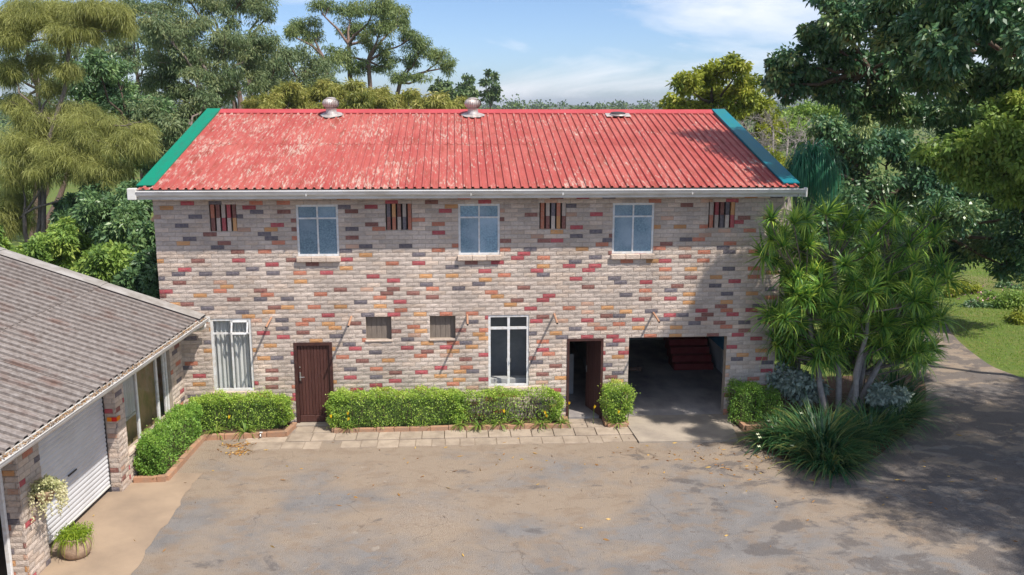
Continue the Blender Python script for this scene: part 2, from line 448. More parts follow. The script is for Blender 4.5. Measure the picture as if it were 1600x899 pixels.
def ground_mat(name, layers, rough=0.95, bump=0.35, bscale=45, bias=None, cracks=False):
    """layers: first a colour, then (colour, scale, lo, hi, stretch) painted over by noise in world position"""
    m = bpy.data.materials.new(name); m.use_nodes = True
    nt = m.node_tree; N = nt.nodes; b = N['Principled BSDF']; b.inputs['Roughness'].default_value = rough; b.inputs['Specular IOR Level'].default_value = 0.2
    g = N.new('ShaderNodeNewGeometry')
    cur = None
    for i, ly in enumerate(layers):
        if i == 0: cur = ly; continue
        c, sc, lo, hi, st = ly[:5]
        mp = N.new('ShaderNodeMapping'); mp.inputs['Scale'].default_value = st; mp.inputs['Location'].default_value = (i * 3.7, i * 1.9, 0)
        nt.links.new(g.outputs['Position'], mp.inputs[0])
        n = N.new('ShaderNodeTexNoise'); n.inputs['Scale'].default_value = sc; n.inputs['Detail'].default_value = 9; n.inputs['Roughness'].default_value = 0.63
        n.inputs['Distortion'].default_value = 0.35
        nt.links.new(mp.outputs[0], n.inputs['Vector'])
        r = N.new('ShaderNodeValToRGB'); r.color_ramp.elements[0].position = lo; r.color_ramp.elements[1].position = hi
        k = ly[5] if len(ly) > 5 else 1.0
        r.color_ramp.elements[1].color = (k, k, k, 1)
        fsrc = n.outputs[0]
        if bias and i in bias:
            sp = N.new('ShaderNodeSeparateXYZ'); nt.links.new(g.outputs['Position'], sp.inputs[0])
            ma = N.new('ShaderNodeMapRange'); ax_, v0, v1, o0, o1 = bias[i]
            ma.inputs[1].default_value = v0; ma.inputs[2].default_value = v1; ma.inputs[3].default_value = o0; ma.inputs[4].default_value = o1
            nt.links.new(sp.outputs[ax_], ma.inputs[0])
            ad = N.new('ShaderNodeMath'); nt.links.new(fsrc, ad.inputs[0]); nt.links.new(ma.outputs[0], ad.inputs[1]); fsrc = ad.outputs[0]
        nt.links.new(fsrc, r.inputs[0])
        x = N.new('ShaderNodeMixRGB'); nt.links.new(r.outputs[0], x.inputs[0])
        if isinstance(cur, tuple): x.inputs[1].default_value = (*cur, 1)
        else: nt.links.new(cur, x.inputs[1])
        x.inputs[2].default_value = (*c, 1); cur = x.outputs[0]
    if cracks:          # fine branching cracks and one old gravelly repair, both with shapes of their own
        dn = N.new('ShaderNodeTexNoise'); dn.inputs['Scale'].default_value = 1.4; dn.inputs['Detail'].default_value = 6; nt.links.new(g.outputs['Position'], dn.inputs['Vector'])
        va = N.new('ShaderNodeVectorMath'); va.operation = 'MULTIPLY_ADD'; nt.links.new(dn.outputs[1], va.inputs[0]); va.inputs[1].default_value = (1.1, 1.1, 0); nt.links.new(g.outputs['Position'], va.inputs[2])
        vo = N.new('ShaderNodeTexVoronoi'); vo.feature = 'DISTANCE_TO_EDGE'; vo.inputs['Scale'].default_value = 0.42; nt.links.new(va.outputs[0], vo.inputs['Vector'])
        r1 = N.new('ShaderNodeValToRGB'); r1.color_ramp.elements[0].position = 0.0; r1.color_ramp.elements[0].color = (0.5, 0.5, 0.5, 1); r1.color_ramp.elements[1].position = 0.006; r1.color_ramp.elements[1].color = (0, 0, 0, 1)
        nt.links.new(vo.outputs['Distance'], r1.inputs[0])
        mk = N.new('ShaderNodeTexNoise'); mk.inputs['Scale'].default_value = 0.5; nt.links.new(g.outputs['Position'], mk.inputs['Vector'])
        r2 = N.new('ShaderNodeValToRGB'); r2.color_ramp.elements[0].position = 0.5; r2.color_ramp.elements[1].position = 0.6; nt.links.new(mk.outputs[0], r2.inputs[0])
        mu = N.new('ShaderNodeMath'); mu.operation = 'MULTIPLY'; nt.links.new(r1.outputs[0], mu.inputs[0]); nt.links.new(r2.outputs[0], mu.inputs[1])
        x = N.new('ShaderNodeMixRGB'); nt.links.new(mu.outputs[0], x.inputs[0]); nt.links.new(cur, x.inputs[1]); x.inputs[2].default_value = (0.07, 0.055, 0.045, 1); cur = x.outputs[0]
        sp = N.new('ShaderNodeVectorMath'); sp.operation = 'DISTANCE'; nt.links.new(va.outputs[0], sp.inputs[0]); sp.inputs[1].default_value = (6.9, -4.6, 0.5)
        r3 = N.new('ShaderNodeValToRGB'); r3.color_ramp.elements[0].position = 0.35; r3.color_ramp.elements[0].color = (1, 1, 1, 1); r3.color_ramp.elements[1].position = 1.0; r3.color_ramp.elements[1].color = (0, 0, 0, 1)
        dv = N.new('ShaderNodeMath'); dv.operation = 'MULTIPLY'; dv.inputs[1].default_value = 0.78; nt.links.new(sp.outputs['Value'], dv.inputs[0]); nt.links.new(dv.outputs[0], r3.inputs[0])
        gn = N.new('ShaderNodeTexVoronoi'); gn.inputs['Scale'].default_value = 55; nt.links.new(g.outputs['Position'], gn.inputs['Vector'])
        r4 = N.new('ShaderNodeValToRGB'); r4.color_ramp.elements[0].color = (0.17, 0.125, 0.09, 1); r4.color_ramp.elements[1].color = (0.47, 0.40, 0.33, 1); nt.links.new(gn.outputs['Color'], r4.inputs[0])
        m5 = N.new('ShaderNodeMath'); m5.operation = 'MULTIPLY'; m5.inputs[1].default_value = 0.5; nt.links.new(r3.outputs[0], m5.inputs[0])
        x = N.new('ShaderNodeMixRGB'); nt.links.new(m5.outputs[0], x.inputs[0]); nt.links.new(cur, x.inputs[1]); nt.links.new(r4.outputs[0], x.inputs[2]); cur = x.outputs[0]
    nt.links.new(cur, b.inputs['Base Color'])
    n2 = N.new('ShaderNodeTexNoise'); n2.inputs['Scale'].default_value = bscale; n2.inputs['Detail'].default_value = 8
    nt.links.new(g.outputs['Position'], n2.inputs['Vector'])
    bp = N.new('ShaderNodeBump'); bp.inputs['Strength'].default_value = bump; bp.inputs['Distance'].default_value = 0.03
    nt.links.new(n2.outputs[0], bp.inputs['Height']); nt.links.new(bp.outputs[0], b.inputs['Normal'])
    return m


yard_mat = ground_mat('worn_asphalt', [(0.225, 0.215, 0.21),
    ((0.165, 0.158, 0.157), 1.6, 0.42, 0.64, (1, 1, 1), 0.75),
    ((0.315, 0.25, 0.187), 0.42, 0.40, 0.58, (0.9, 1.15, 1), 0.9),
    ((0.25, 0.19, 0.14), 2.3, 0.50, 0.62, (0.85, 1.15, 1), 0.65),
    ((0.12, 0.109, 0.107), 1.2, 0.58, 0.64, (0.9, 1.2, 1), 0.75),
    ((0.40, 0.365, 0.325), 60, 0.56, 0.68, (1, 1, 1), 0.65),
    ((0.085, 0.08, 0.078), 48, 0.58, 0.70, (1, 1, 1), 0.65),
    ((0.36, 0.32, 0.275), 2.6, 0.655, 0.685, (0.8, 1.1, 1), 0.6),
    ((0.13, 0.10, 0.08), 7.0, 0.61, 0.68, (0.7, 1.2, 1), 0.6)], bias={2: (1, -8.0, -1.5, -0.085, 0.085), 4: (0, 10.0, 16.5, -0.03, 0.14)}, bump=0.9, cracks=True)
grass_mat = ground_mat('grass_ground', [(0.12, 0.165, 0.035), ((0.17, 0.17, 0.05), 0.9, 0.42, 0.66, (1, 1, 1)), ((0.09, 0.145, 0.03), 7, 0.45, 0.6, (1, 1, 1)),
    ((0.21, 0.16, 0.09), 0.06, 0.55, 0.66, (1, 1, 1), 0.75)], bump=0.9, bscale=25)
hill_mat = ground_mat('hill_cover', [(0.05, 0.075, 0.04), ((0.075, 0.09, 0.045), 0.004, 0.4, 0.6, (1, 1, 1)), ((0.11, 0.10, 0.06), 0.01, 0.55, 0.65, (1, 1, 1))], bump=0.0)

bark_grey = mat('bark_grey', (0.23, 0.19, 0.165), 0.95, (0.13, 0.105, 0.09), scale=7, bump=0.6, bscale=18, stretch=(2, 2, 0.5))
bark_red = mat('bark_brown', (0.16, 0.105, 0.085), 0.95, (0.25, 0.18, 0.15), scale=5, bump=0.5, bscale=16, stretch=(2, 2, 0.5))
bark_dark = mat('bark_dark', (0.075, 0.055, 0.042), 0.95, (0.125, 0.095, 0.07), scale=6, bump=0.5)
bark_pale = mat('bark_pale', (0.36, 0.325, 0.30), 0.95, (0.24, 0.215, 0.20), scale=8, bump=0.4)

# ------------------------------------------------------------------ ground, yard, driveway
def sheet(name, poly, z, m, parent=None):
    b = MB(); b.v = [(x, y, z) for x, y in poly]; b.f = [tuple(range(len(poly)))]; b.m = [0]
    return tag(b.build(name, m, parent), kind='structure')


def smooth_poly(pts, n=5):
    out = []
    for i in range(len(pts) - 1):
        p0, p1, p2, p3 = [np.array(pts[max(0, min(len(pts) - 1, i + k))], float) for k in (-1, 0, 1, 2)]
        for j in range(n):
            t = j / n
            q = 0.5 * (2 * p1 + (p2 - p0) * t + (2 * p0 - 5 * p1 + 4 * p2 - p3) * t * t + (3 * p1 - p0 - 3 * p2 + p3) * t ** 3)
            out.append((float(q[0]), float(q[1])))
    out.append(tuple(pts[-1]))
    return out


rg = random.Random(5)
g = MB()
rings = [0, 6, 12, 20, 30, 45, 70, 110, 180, 300, 520, 900, 1600, 3000, 6000]
NA = 48
gv = [(7, 0, -0.03)]
for r in rings[1:]:
    for k in range(NA):
        a = 2 * math.pi * k / NA
        x, y = 7 + r * math.cos(a), r * math.sin(a)
        z = -0.03
        if r > 30: z += rg.uniform(-1, 1) * min(1.2, r * 0.004) - min(2.5, (r - 30) * 0.012)
        gv.append((x, y, z))
g.v = gv
for k in range(NA):
    g.f.append((0, 1 + k, 1 + (k + 1) % NA)); g.m.append(0)
for i in range(len(rings) - 2):
    for k in range(NA):
        a = 1 + i * NA + k; b_ = 1 + i * NA + (k + 1) % NA
        g.f.append((a, a + NA, b_ + NA, b_)); g.m.append(0)
tag(g.build('ground', grass_mat, smooth=True), kind='structure')

drive_right = smooth_poly([(27.5, 16.0), (25.7, 11.9), (24.4, 9.1), (23.6, 6.9), (23.1, 4.8), (23.0, 3.5), (23.6, 2.0), (26, 0.4), (32, -2)])
drive_left = smooth_poly([(14.9, 0.15), (18.2, 0.6), (20.0, 2.8), (21.1, 4.9), (22.7, 8.0), (24.2, 11.5), (25.9, 16.0)])
yard_poly = [(-14, -45), (45, -45), (45, -6)] + drive_right[::-1] + drive_left[::-1] + [(14.9, 0.1), (-14, 0.1)]
sheet('yard', yard_poly, 0.0, yard_mat)
sheet('concrete_strip', [(-0.9, -12), (1.48, -12), *[(1.50 + 0.02 * math.sin(k * 1.7) + 0.03 * math.sin(k * 0.63 + 1) + 0.015 * math.sin(k * 3.1), -9.0 + k * 0.2) for k in range(31)], (1.56, -2.86), (1.1, -2.80), (0.2, -2.86), (-0.9, -3.2)], 0.006, concrete_tan)

# garage apron, a real slab with a lip towards the yard
ap = MB()
ap.v = [(11.12, -1.68, 0.045), (13.44, -1.69, 0.045), (13.72, 0.05, 0.055), (11.02, 0.05, 0.055), (11.12, -1.68, -0.02), (13.44, -1.69, -0.02), (13.72, 0.05, -0.02), (11.02, 0.05, -0.02)]
ap.f = [(0, 1, 2, 3), (4, 5, 1, 0), (5, 6, 2, 1), (7, 4, 0, 3)]; ap.m = [0] * 4
tag(ap.build('garage_apron', concrete), kind='structure')

# slab path along the planters: every slab a piece of its own
path = empty('path'); tag(path, kind='structure')
sm = MB().bbox(-0.5, 0.5, -0.5, 0.5, -0.05, 0.03, 0.008).mesh('slab', slab_mat)
rg = random.Random(11)


def slab(x0, x1, y0, y1, dz=0.0):
    link('slab', sm, path, ((x0 + x1) / 2, (y0 + y1) / 2, dz + rg.uniform(-0.004, 0.004)), (rg.uniform(-.008, .008), rg.uniform(-.008, .008), rg.uniform(-.012, .012)), (x1 - x0 - 0.018, y1 - y0 - 0.018, 0.9))


x = 3.0
while x < 10.95:
    w = rg.uniform(0.50, 0.56)
    slab(x, x + w, -1.13, -0.62)
    x += w
x = 2.3
while x < 11.0:
    w = rg.uniform(0.30, 0.62)
    if rg.random() < 0.93: slab(x, x + w, -1.58 + rg.uniform(-.03, .03), -1.14, -0.017)
    x += w
for x0, x1 in ((3.06, 3.50), (3.50, 3.93)):
    slab(x0, x1, -0.61, -0.16)
for x0, x1 in ((9.66, 10.08), (10.08, 10.50)):
    slab(x0, x1, -0.61, -0.32); slab(x0, x1, -0.31, -0.02)
slab(2.0, 2.95, -1.13, -0.80, -0.02)
slab(13.75, 14.35, -1.75, -1.2, -0.01)

# ------------------------------------------------------------------ brick faces
CH, BP, MJ = 0.1035, 0.3115, 0.011          # course height, brick pitch, joint


def brick_arrays(w, h, rs, nx=4, nz=2, amp=0.007, depth=0.02):
    """rough split-face brick: front towards -y, origin at lower left"""
    V = []; F = []
    for j in range(nz + 1):
        for i in range(nx + 1):
            e = i in (0, nx) or j in (0, nz)
            V.append((w * i / nx + (0 if e else rs.uniform(-.2, .2) * w / nx), (0.004 if e else -rs.uniform(0.001, amp)), h * j / nz + (0 if e else rs.uniform(-.15, .15) * h / nz)))
    for j in range(nz):
        for i in range(nx):
            a = j * (nx + 1) + i
            F.append((a, a + 1, a + nx + 2, a + nx + 1))
    n = len(V)
    V += [(0, depth, 0), (w, depth, 0), (w, depth, h), (0, depth, h)]
    c = [0, nx, (nz + 1) * (nx + 1) - 1, nz * (nx + 1)]
    row = lambda j: [j * (nx + 1) + i for i in range(nx + 1)]
    col_ = lambda i: [j * (nx + 1) + i for j in range(nz + 1)]
    F.append(tuple([n, n + 1] + row(0)[::-1])); F.append(tuple(row(nz) + [n + 2, n + 3]))
    F.append(tuple(col_(0) + [n + 3, n])); F.append(tuple([n + 1, n + 2] + col_(nx)[::-1]))
    return V, F


BRV = {}


def brick_variant(c, k):
    if (c, k) not in BRV:
        rs = random.Random(c * 31 + k)
        V, F = brick_arrays(BP - MJ, CH - MJ, rs)
        me = bpy.data.meshes.new('brick')
        me.from_pydata(V, [], F); me.materials.append(BR[c])
        BRV[(c, k)] = me
    return BRV[(c, k)]


def pick(rs, prev, p):
    if rs.random() > p or prev > 1 and rs.random() < 0.9:
        return 1 if rs.random() < 0.25 else 0
    return rs.choices([2, 3, 4, 5, 6, 7], [24, 22, 17, 16, 16, 7])[0]


def brick_face(parent, width, height, rs, openings=(), loc=(0, 0, 0), rz=0.0, dens=lambda u, z: 0.25, maxparts=300, off=0.0, only_col=True, z0=0.0):
    """a face of bricks (u to the right, outside towards -y); coloured whole bricks become parts, up to maxparts, the rest one stuff mesh"""
    cand = []; rest = []; below = []
    nc = int(math.ceil((height - z0) / CH))
    for j in range(nc):
        zb = z0 + j * CH; zt = min(zb + CH - MJ, height)
        if zt - zb < 0.02: continue
        u = -((j % 2) * BP / 2 + off + rs.uniform(-.012, .012)); prev = 0; here = []
        while u < width:
            a, b = max(u, 0), min(u + BP - MJ, width)
            c = pick(rs, prev, dens(u, zb))
            if c > 1 and sum(1 for w in below if abs(w - u) < BP * 0.9) and rs.random() < 0.62: c = 0
            if c > 1: here.append(u)
            prev = c
            u += BP
            if u >= width: below = here
            if b - a < 0.03: continue
            pieces = [(a, b, zb, zt)]
            for (x0, x1, y0, y1) in openings:
                new = []
                for (p, q, r, s_) in pieces:
                    if q <= x0 or p >= x1 or s_ <= y0 or r >= y1: new.append((p, q, r, s_)); continue
                    if p < x0: new.append((p, x0, r, s_))
                    if q > x1: new.append((x1, q, r, s_))
                    m0, m1 = max(p, x0), min(q, x1)
                    if r < y0: new.append((m0, m1, r, y0))
                    if s_ > y1: new.append((m0, m1, y1, s_))
                pieces = new
            for (p, q, r, s_) in pieces:
                if q - p < 0.02 or s_ - r < 0.015: continue
                full = abs((q - p) - (BP - MJ)) < 1e-6 and abs((s_ - r) - (CH - MJ)) < 1e-6
                (cand if full and (c > 1 or not only_col) else rest).append((p, q, r, s_, c))
    rs.shuffle(cand)
    parts, more = cand[:maxparts], cand[maxparts:]
    M = Matrix.Translation(loc) @ Matrix.Rotation(rz, 4, 'Z')
    for (p, q, r, s_, c) in parts:
        o = link('brick', brick_variant(c, rs.randrange(5)), parent)
        o.matrix_local = M @ Matrix.Translation((p, rs.uniform(-.003, .002), r)) @ Matrix.Rotation(rs.uniform(-.006, .006), 4, 'Y')
    V = []; F = []; MI = []
    for (p, q, r, s_, c) in rest + more:
        v, f = brick_arrays(q - p, s_ - r, rs, 3, 1 if (s_ - r) < 0.05 else 2)
        n = len(V); dy = rs.uniform(-.003, .002)
        V += [tuple(M @ Vector((p + x_, y_ + dy, r + z_))) for x_, y_, z_ in v]
        F += [tuple(i + n for i in ff) for ff in f]; MI += [c] * len(f)
    if V:
        me = bpy.data.meshes.new('brickwork'); me.from_pydata(V, [], F)
        for mm in BR: me.materials.append(mm)
        me.polygons.foreach_set('material_index', MI)
        tag(link('brickwork', me, parent), kind='stuff')


def wall_core(name, parent, width, z0, z1, thick, openings, m, m_rev, loc=(0, 0, 0), rz=0.0, front=0.012):
    xs = sorted({0.0, width} | {v for o in openings for v in o[:2]})
    zs = sorted({z0, z1} | {v for o in openings for v in o[2:]})
    b = MB()
    for i in range(len(xs) - 1):
        for j in range(len(zs) - 1):
            cx, cz = (xs[i] + xs[i + 1]) / 2, (zs[j] + zs[j + 1]) / 2
            if any(o[0] < cx < o[1] and o[2] < cz < o[3] for o in openings): continue
            x0, x1, a, c = xs[i], xs[i + 1], zs[j], zs[j + 1]
            b.quad((x0, front, a), (x1, front, a), (x1, front, c), (x0, front, c), 0)
            b.quad((x0, thick, c), (x1, thick, c), (x1, thick, a), (x0, thick, a), 1)
    for (x0, x1, a, c) in openings:
        b.quad((x0, front, a), (x0, front, c), (x0, thick, c), (x0, thick, a), 2)
        b.quad((x1, front, c), (x1, front, a), (x1, thick, a), (x1, thick, c), 2)
        b.quad((x0, front, c), (x1, front, c), (x1, thick, c), (x0, thick, c), 2)
        if a > z0 + 0.01: b.quad((x0, front, a), (x0, thick, a), (x1, thick, a), (x1, front, a), 2)
    b.quad((0, front, z0), (0, front, z1), (0, thick, z1), (0, thick, z0), 0)
    b.quad((width, front, z1), (width, front, z0), (width, thick, z0), (width, thick, z1), 0)
    b.quad((0, front, z1), (width, front, z1), (width, thick, z1), (0, thick, z1), 0)
    return b.build(name, [m, plaster_dim, m_rev], parent, loc=loc, rot=(0, 0, rz))


# ------------------------------------------------------------------ main building
WX = 14.825
house = empty('brick_building')
tag(house, 'two storey patterned brick building with red metal roof behind the yard', 'building')
UPW = [(3.239, 4.208), (7.006, 7.986), (10.674, 11.672)]
WZ0, WZ1 = 4.165, 5.382
LOW = [(1.112, 2.066), (7.704, 8.689)]
LZ0, LZ1 = 0.895, 2.691
VEN = [(4.770, 5.378), (6.299, 6.913)]
DOR = [(3.038, 3.951), (9.625, 10.520)]
GAR = (11.150, 13.590)
PAN = [(1.264, 1.881), (5.310, 5.921), (8.924, 9.560), (12.985, 13.630)]
openings = [(a, b, WZ0, WZ1) for a, b in UPW] + [(a, b, LZ0, LZ1) for a, b in LOW] + [(a, b, 2.123, 2.691) for a, b in VEN] + \
           [(a, b, -0.1, 2.078) for a, b in DOR] + [(*GAR, -0.1, 2.084)] + [(a, b, 4.775, 5.395) for a, b in PAN]
reveal = mat('reveal_brick', (0.40, 0.34, 0.28), 0.9, (0.33, 0.27, 0.22), scale=8, bump=0.4)
core = wall_core('front_wall', house, WX, -0.1, 5.75, 0.23, openings, mortar, reveal)


def facade_density(u, z):
    d = 0.30 if z > 4.2 else (0.36 if z > 2.7 else 0.44)
    return d + (0.09 if (u > 9.3 and z < 2.8) else 0)


brick_face(core, WX, 5.62, random.Random(77), openings, dens=facade_density)
sw = MB()                                     # side and rear walls, floor slabs, partitions
sw.box(0, 0.22, 0.23, 11.4, -0.1, 5.75); sw.box(WX - 0.22, WX, 0.23, 11.4, -0.1, 5.75); sw.box(0, WX, 11.4, 11.62, -0.1, 5.75)
for xx in (0.0, WX):
    for zz in (0,):
        s_ = MB()
sw.build('side_walls', brickmat('side_brick', (0.40, 0.34, 0.28), (0.33, 0.27, 0.22)), house)
MB().box(0.22, WX - 0.22, 0.23, 11.4, 2.76, 2.9).build('upper_floor', plaster_dim, house)
MB().box(0.22, WX - 0.22, 0.06, 11.4, -0.02, 0.05).build('floor_slab', mat('garage_floor', (0.46, 0.42, 0.39), 0.6, (0.20, 0.185, 0.19), scale=1.2, stretch=(1, 0.6, 1), detail=8), house)
MB().box(2.7, 2.85, 0.23, 8, 0.05, 2.76).box(9.2, 9.35, 0.23, 8, 0.05, 2.76).box(10.72, 10.87, 0.23, 8, 0.05, 2.76).box(0.22, 10.72, 8, 8.15, 0.05, 2.76).build('partition', plaster_white, house)
MB().box(5.6, 9.2, 1.15, 1.25, 0.05, 2.76).box(9.35, 10.05, 1.9, 2.0, 0.05, 1.15).build('partition', mat('room_screen', (0.42, 0.45, 0.47), 0.9, (0.30, 0.33, 0.35), scale=2), house)  # screen added behind the window to grey its panes; low wall past the door
MB().box(10.87, WX - 0.22, 7.4, 7.55, 0.05, 2.76).build('garage_rear_wall', plaster_dim, house)
MB().box(WX - 0.235, WX - 0.222, 0.24, 7.4, 0.75, 2.76).build('blue_wall_panel', blue_wall, house)
MB().box(WX - 0.236, WX - 0.222, 0.24, 7.4, 0.05, 0.748).build('pale_dado', plaster_white, house)
# staircase inside the garage, each step a piece
stair = empty('staircase', parent=house)
for k in range(14):
    y0 = 3.88 + k * 0.24
    MB().bbox(13.28, 14.45, y0, 7.39 if k > 11 else y0 + 0.50, 0.05 + max(0, k - 1) * 0.185, 0.05 + (k + 1) * 0.185, 0.008).build('step', stair_red, stair)


def window(parent, x0, x1, z0, z1, transom, panes_mat, y=0.05, t=0.038, wide=0.05, fmat=None, mull=True, sill=True):
    fmat = fmat or frame_white
    w = empty('window', (0, 0, 0), parent=parent)
    f = MB()
    f.box(x0, x0 + wide, y - 0.03, y + 0.03, z0, z1); f.box(x1 - wide, x1, y - 0.03, y + 0.03, z0, z1)
    f.box(x0 + wide, x1 - wide, y - 0.03, y + 0.03, z1 - wide, z1); f.box(x0 + wide, x1 - wide, y - 0.03, y + 0.03, z0, z0 + wide)
    f.build('frame', fmat, w)
    xm = (x0 + x1) / 2
    MB().box(x0 + wide, x1 - wide, y - 0.026, y + 0.026, transom - t / 2, transom + t / 2).build('transom', fmat, w)
    MB().box(xm - t / 2, xm + t / 2, y - 0.024, y + 0.024, z0 + wide, transom - t / 2).box(xm - t / 2, xm + t / 2, y - 0.024, y + 0.024, transom + t / 2, z1 - wide).build('mullion', fmat, w)
    for (a, b) in ((x0 + wide, xm - t / 2), (xm + t / 2, x1 - wide)):
        for (c, d) in ((z0 + wide, transom - t / 2), (transom + t / 2, z1 - wide)):
            MB().box(a, b, y - 0.004, y + 0.004, c, d).build('pane', panes_mat, w)
    return w


for (a, b) in UPW:
    w = window(house, a, b, WZ0, WZ1, 5.06, glass_obscure)
    n = 3
    for k in range(n):
        p = a - 0.03 + (b - a + 0.06) * k / n
        MB().bbox(p + 0.003, p + (b - a + 0.06) / n - 0.003, -0.085, 0.06, WZ0 - 0.125, WZ0 - 0.004, 0.012).build('sill', BR[1], w)
# lower left window: white curtain behind clear panes, a small hopper open
a, b = LOW[0]
wl = window(house, a, b, LZ0, LZ1, 2.32, glass_clear, wide=0.06)
cur = MB(); n = 60
for k in range(n + 1):
    xx = a + 0.03 + (b - a - 0.06) * k / n
    yy = 0.17 + 0.03 * math.sin(k * 0.9) + 0.014 * math.sin(k * 2.3 + 1)
    cur.v += [(xx, yy, LZ0 - 0.05), (xx, yy, LZ1)]
for k in range(n): cur.f.append((2 * k, 2 * k + 2, 2 * k + 3, 2 * k + 1)); cur.m.append(0)
cur.build('curtain', curtain_mat, wl, smooth=True)
hop = MB(); xm = (a + b) / 2
hx0, hx1, hz0, hz1 = xm + 0.02, b - 0.055, 2.335, 2.64
c0 = 0.12
for (p, q, r, s_) in ((hx0, hx1, hz1 - 0.035, hz1), (hx0, hx1, hz0, hz0 + 0.035), (hx0, hx0 + 0.035, hz0, hz1), (hx1 - 0.035, hx1, hz0, hz1)):
    yf = lambda z: -0.01 - c0 * (hz1 - z) / (hz1 - hz0)
    n0 = len(hop.v)
    hop.v += [(p, yf(r) - .012, r), (q, yf(r) - .012, r), (q, yf(s_) - .012, s_), (p, yf(s_) - .012, s_), (p, yf(r) + .012, r), (q, yf(r) + .012, r), (q, yf(s_) + .012, s_), (p, yf(s_) + .012, s_)]
    hop.f += [tuple(n0 + i for i in ff) for ff in ((0, 1, 2, 3), (5, 4, 7, 6), (1, 5, 6, 2), (4, 0, 3, 7), (3, 2, 6, 7), (4, 5, 1, 0))]; hop.m += [0] * 6
hop.build('hopper_frame', frame_white, wl)
MB().bbox(a - 0.03, b + 0.03, -0.06, 0.05, LZ0 - 0.12, LZ0 - 0.004, 0.012).build('sill', BR[1], wl)
# lower right window: dark room behind, a pale ledge inside
a, b = LOW[1]
wr = window(house, a, b, LZ0, LZ1, 2.36, glass_clear, wide=0.055, t=0.06)
MB().bbox(a - 0.03, b + 0.03, -0.06, 0.05, LZ0 - 0.12, LZ0 - 0.004, 0.012).build('sill', BR[1], wr)
MB().bbox(a + 0.02, b - 0.02, 0.26, 0.5, LZ0 - 0.05, LZ0 + 0.12, 0.01).build('inner_ledge', plaster_white, wr)
for sx in (-1, 1):
    MB().tube([((a + b) / 2 + sx * 0.045, 0.015, 1.52), ((a + b) / 2 + sx * 0.045, -0.02, 1.52), ((a + b) / 2 + sx * 0.05, -0.02, 1.62)], 0.008, 6).build('latch', steel, wr)
# two blind openings with louvre panels
for (a, b) in VEN:
    v = empty('boarded_opening', parent=house)
    MB().box(a, b, 0.14, 0.2, 2.123, 2.691).build('backing_board', louvre_mat, v)
    for k in range(5):
        w5 = (b - a) / 5
        MB().bbox(a + k * w5 + .002, a + (k + 1) * w5 - .002, 0.125, 0.141, 2.124, 2.69, .004).build('infill_board', louvre_mat, v)
    MB().bbox(a - 0.02, b + 0.02, -0.03, 0.13, 2.075, 2.121, 0.01).build('sill', BR[1], v)
# four decorative panels of upright bricks with dark slots
pr_ = random.Random(9)
PCOL = [[4, 6, 0, 3, 6, 6, 0, 3, 0, 5], [2, 5, 6, 0, 4, 6, 4, 0, 2, 4], [4, 0, 2, 4, 0, 4, 6, 0, 5, 6], [0, 3, 6, 2, 5, 4, 0, 2, 0, 3]]
for (a, b), cols in zip(PAN, PCOL):
    pn = empty('slotted_brick_panel', parent=house)
    MB().box(a, b, 0.15, 0.2, 4.775, 5.395).build('slot_backing', dark_metal, pn)
    cw = (b - a) / 5
    for i in range(5):
        for j in range(2):
            rs = random.Random(i * 7 + j)
            V, F = brick_arrays(0.306, cw - 0.042, rs, 3, 2, 0.005, 0.12)
            me = bpy.data.meshes.new('brick'); me.from_pydata([(z_, y_, x_) for x_, y_, z_ in V], [], [f[::-1] for f in F]); me.materials.append(BR[cols[(1 - j) * 5 + i]])
            link('brick', me, pn, (a + i * cw + 0.03, 0.0, 4.777 + j * 0.309))
# five clay spouts standing out of the wall
for i, x in enumerate((2.551, 4.434, 7.197, 9.302, 11.73)):
    z = 2.70
    t = MB(); t.tube([(x, 0.03, z), (x, -0.34, z - 0.035), (x, -0.66, z - 0.075)], 0.026, 10, 0, cap=False)
    t.tube([(x, -0.655, z - 0.0745), (x, -0.664, z - 0.0755)], 0.021, 10, 1)
    t.build('spout_pipe', [terracotta, dark_metal], house, smooth=True)
# left door: boards, frame, handle, step
a, b = DOR[0]
d = empty('door', parent=house)
MB().box(a, a + 0.075, -0.012, 0.12, 0.06, 2.078).box(b - 0.075, b, -0.012, 0.12, 0.06, 2.078).box(a + 0.075, b - 0.075, -0.012, 0.12, 2.0, 2.078).build('door_frame', dark_frame, d)
nb = 10; bw = (b - a - 0.15) / nb
for k in range(nb):
    MB().bbox(a + 0.075 + k * bw + 0.002, a + 0.075 + (k + 1) * bw - 0.002, 0.04, 0.075, 0.24, 1.998, 0.007).build('door_board', dark_wood, d)
MB().bbox(a + 0.077, b - 0.077, 0.025, 0.08, 0.07, 0.235, 0.008).build('kick_board', dark_wood, d)
MB().bbox(a + 0.105, a + 0.14, 0.015, 0.04, 1.12, 1.33, 0.006).tube([(a + 0.122, 0.02, 1.22), (a + 0.122, -0.035, 1.22), (a + 0.235, -0.035, 1.225)], 0.012, 8).lathe([(0, 0)], 3).build('door_handle', steel, d)
MB().tube([(a + 0.122, 0.042, 1.46), (a + 0.122, 0.022, 1.46)], 0.018, 10).build('lock', steel, d)
MB().bbox(a - 0.005, b + 0.005, -0.16, 0.1, 0.0, 0.058, 0.008).build('door_step', concrete, d)
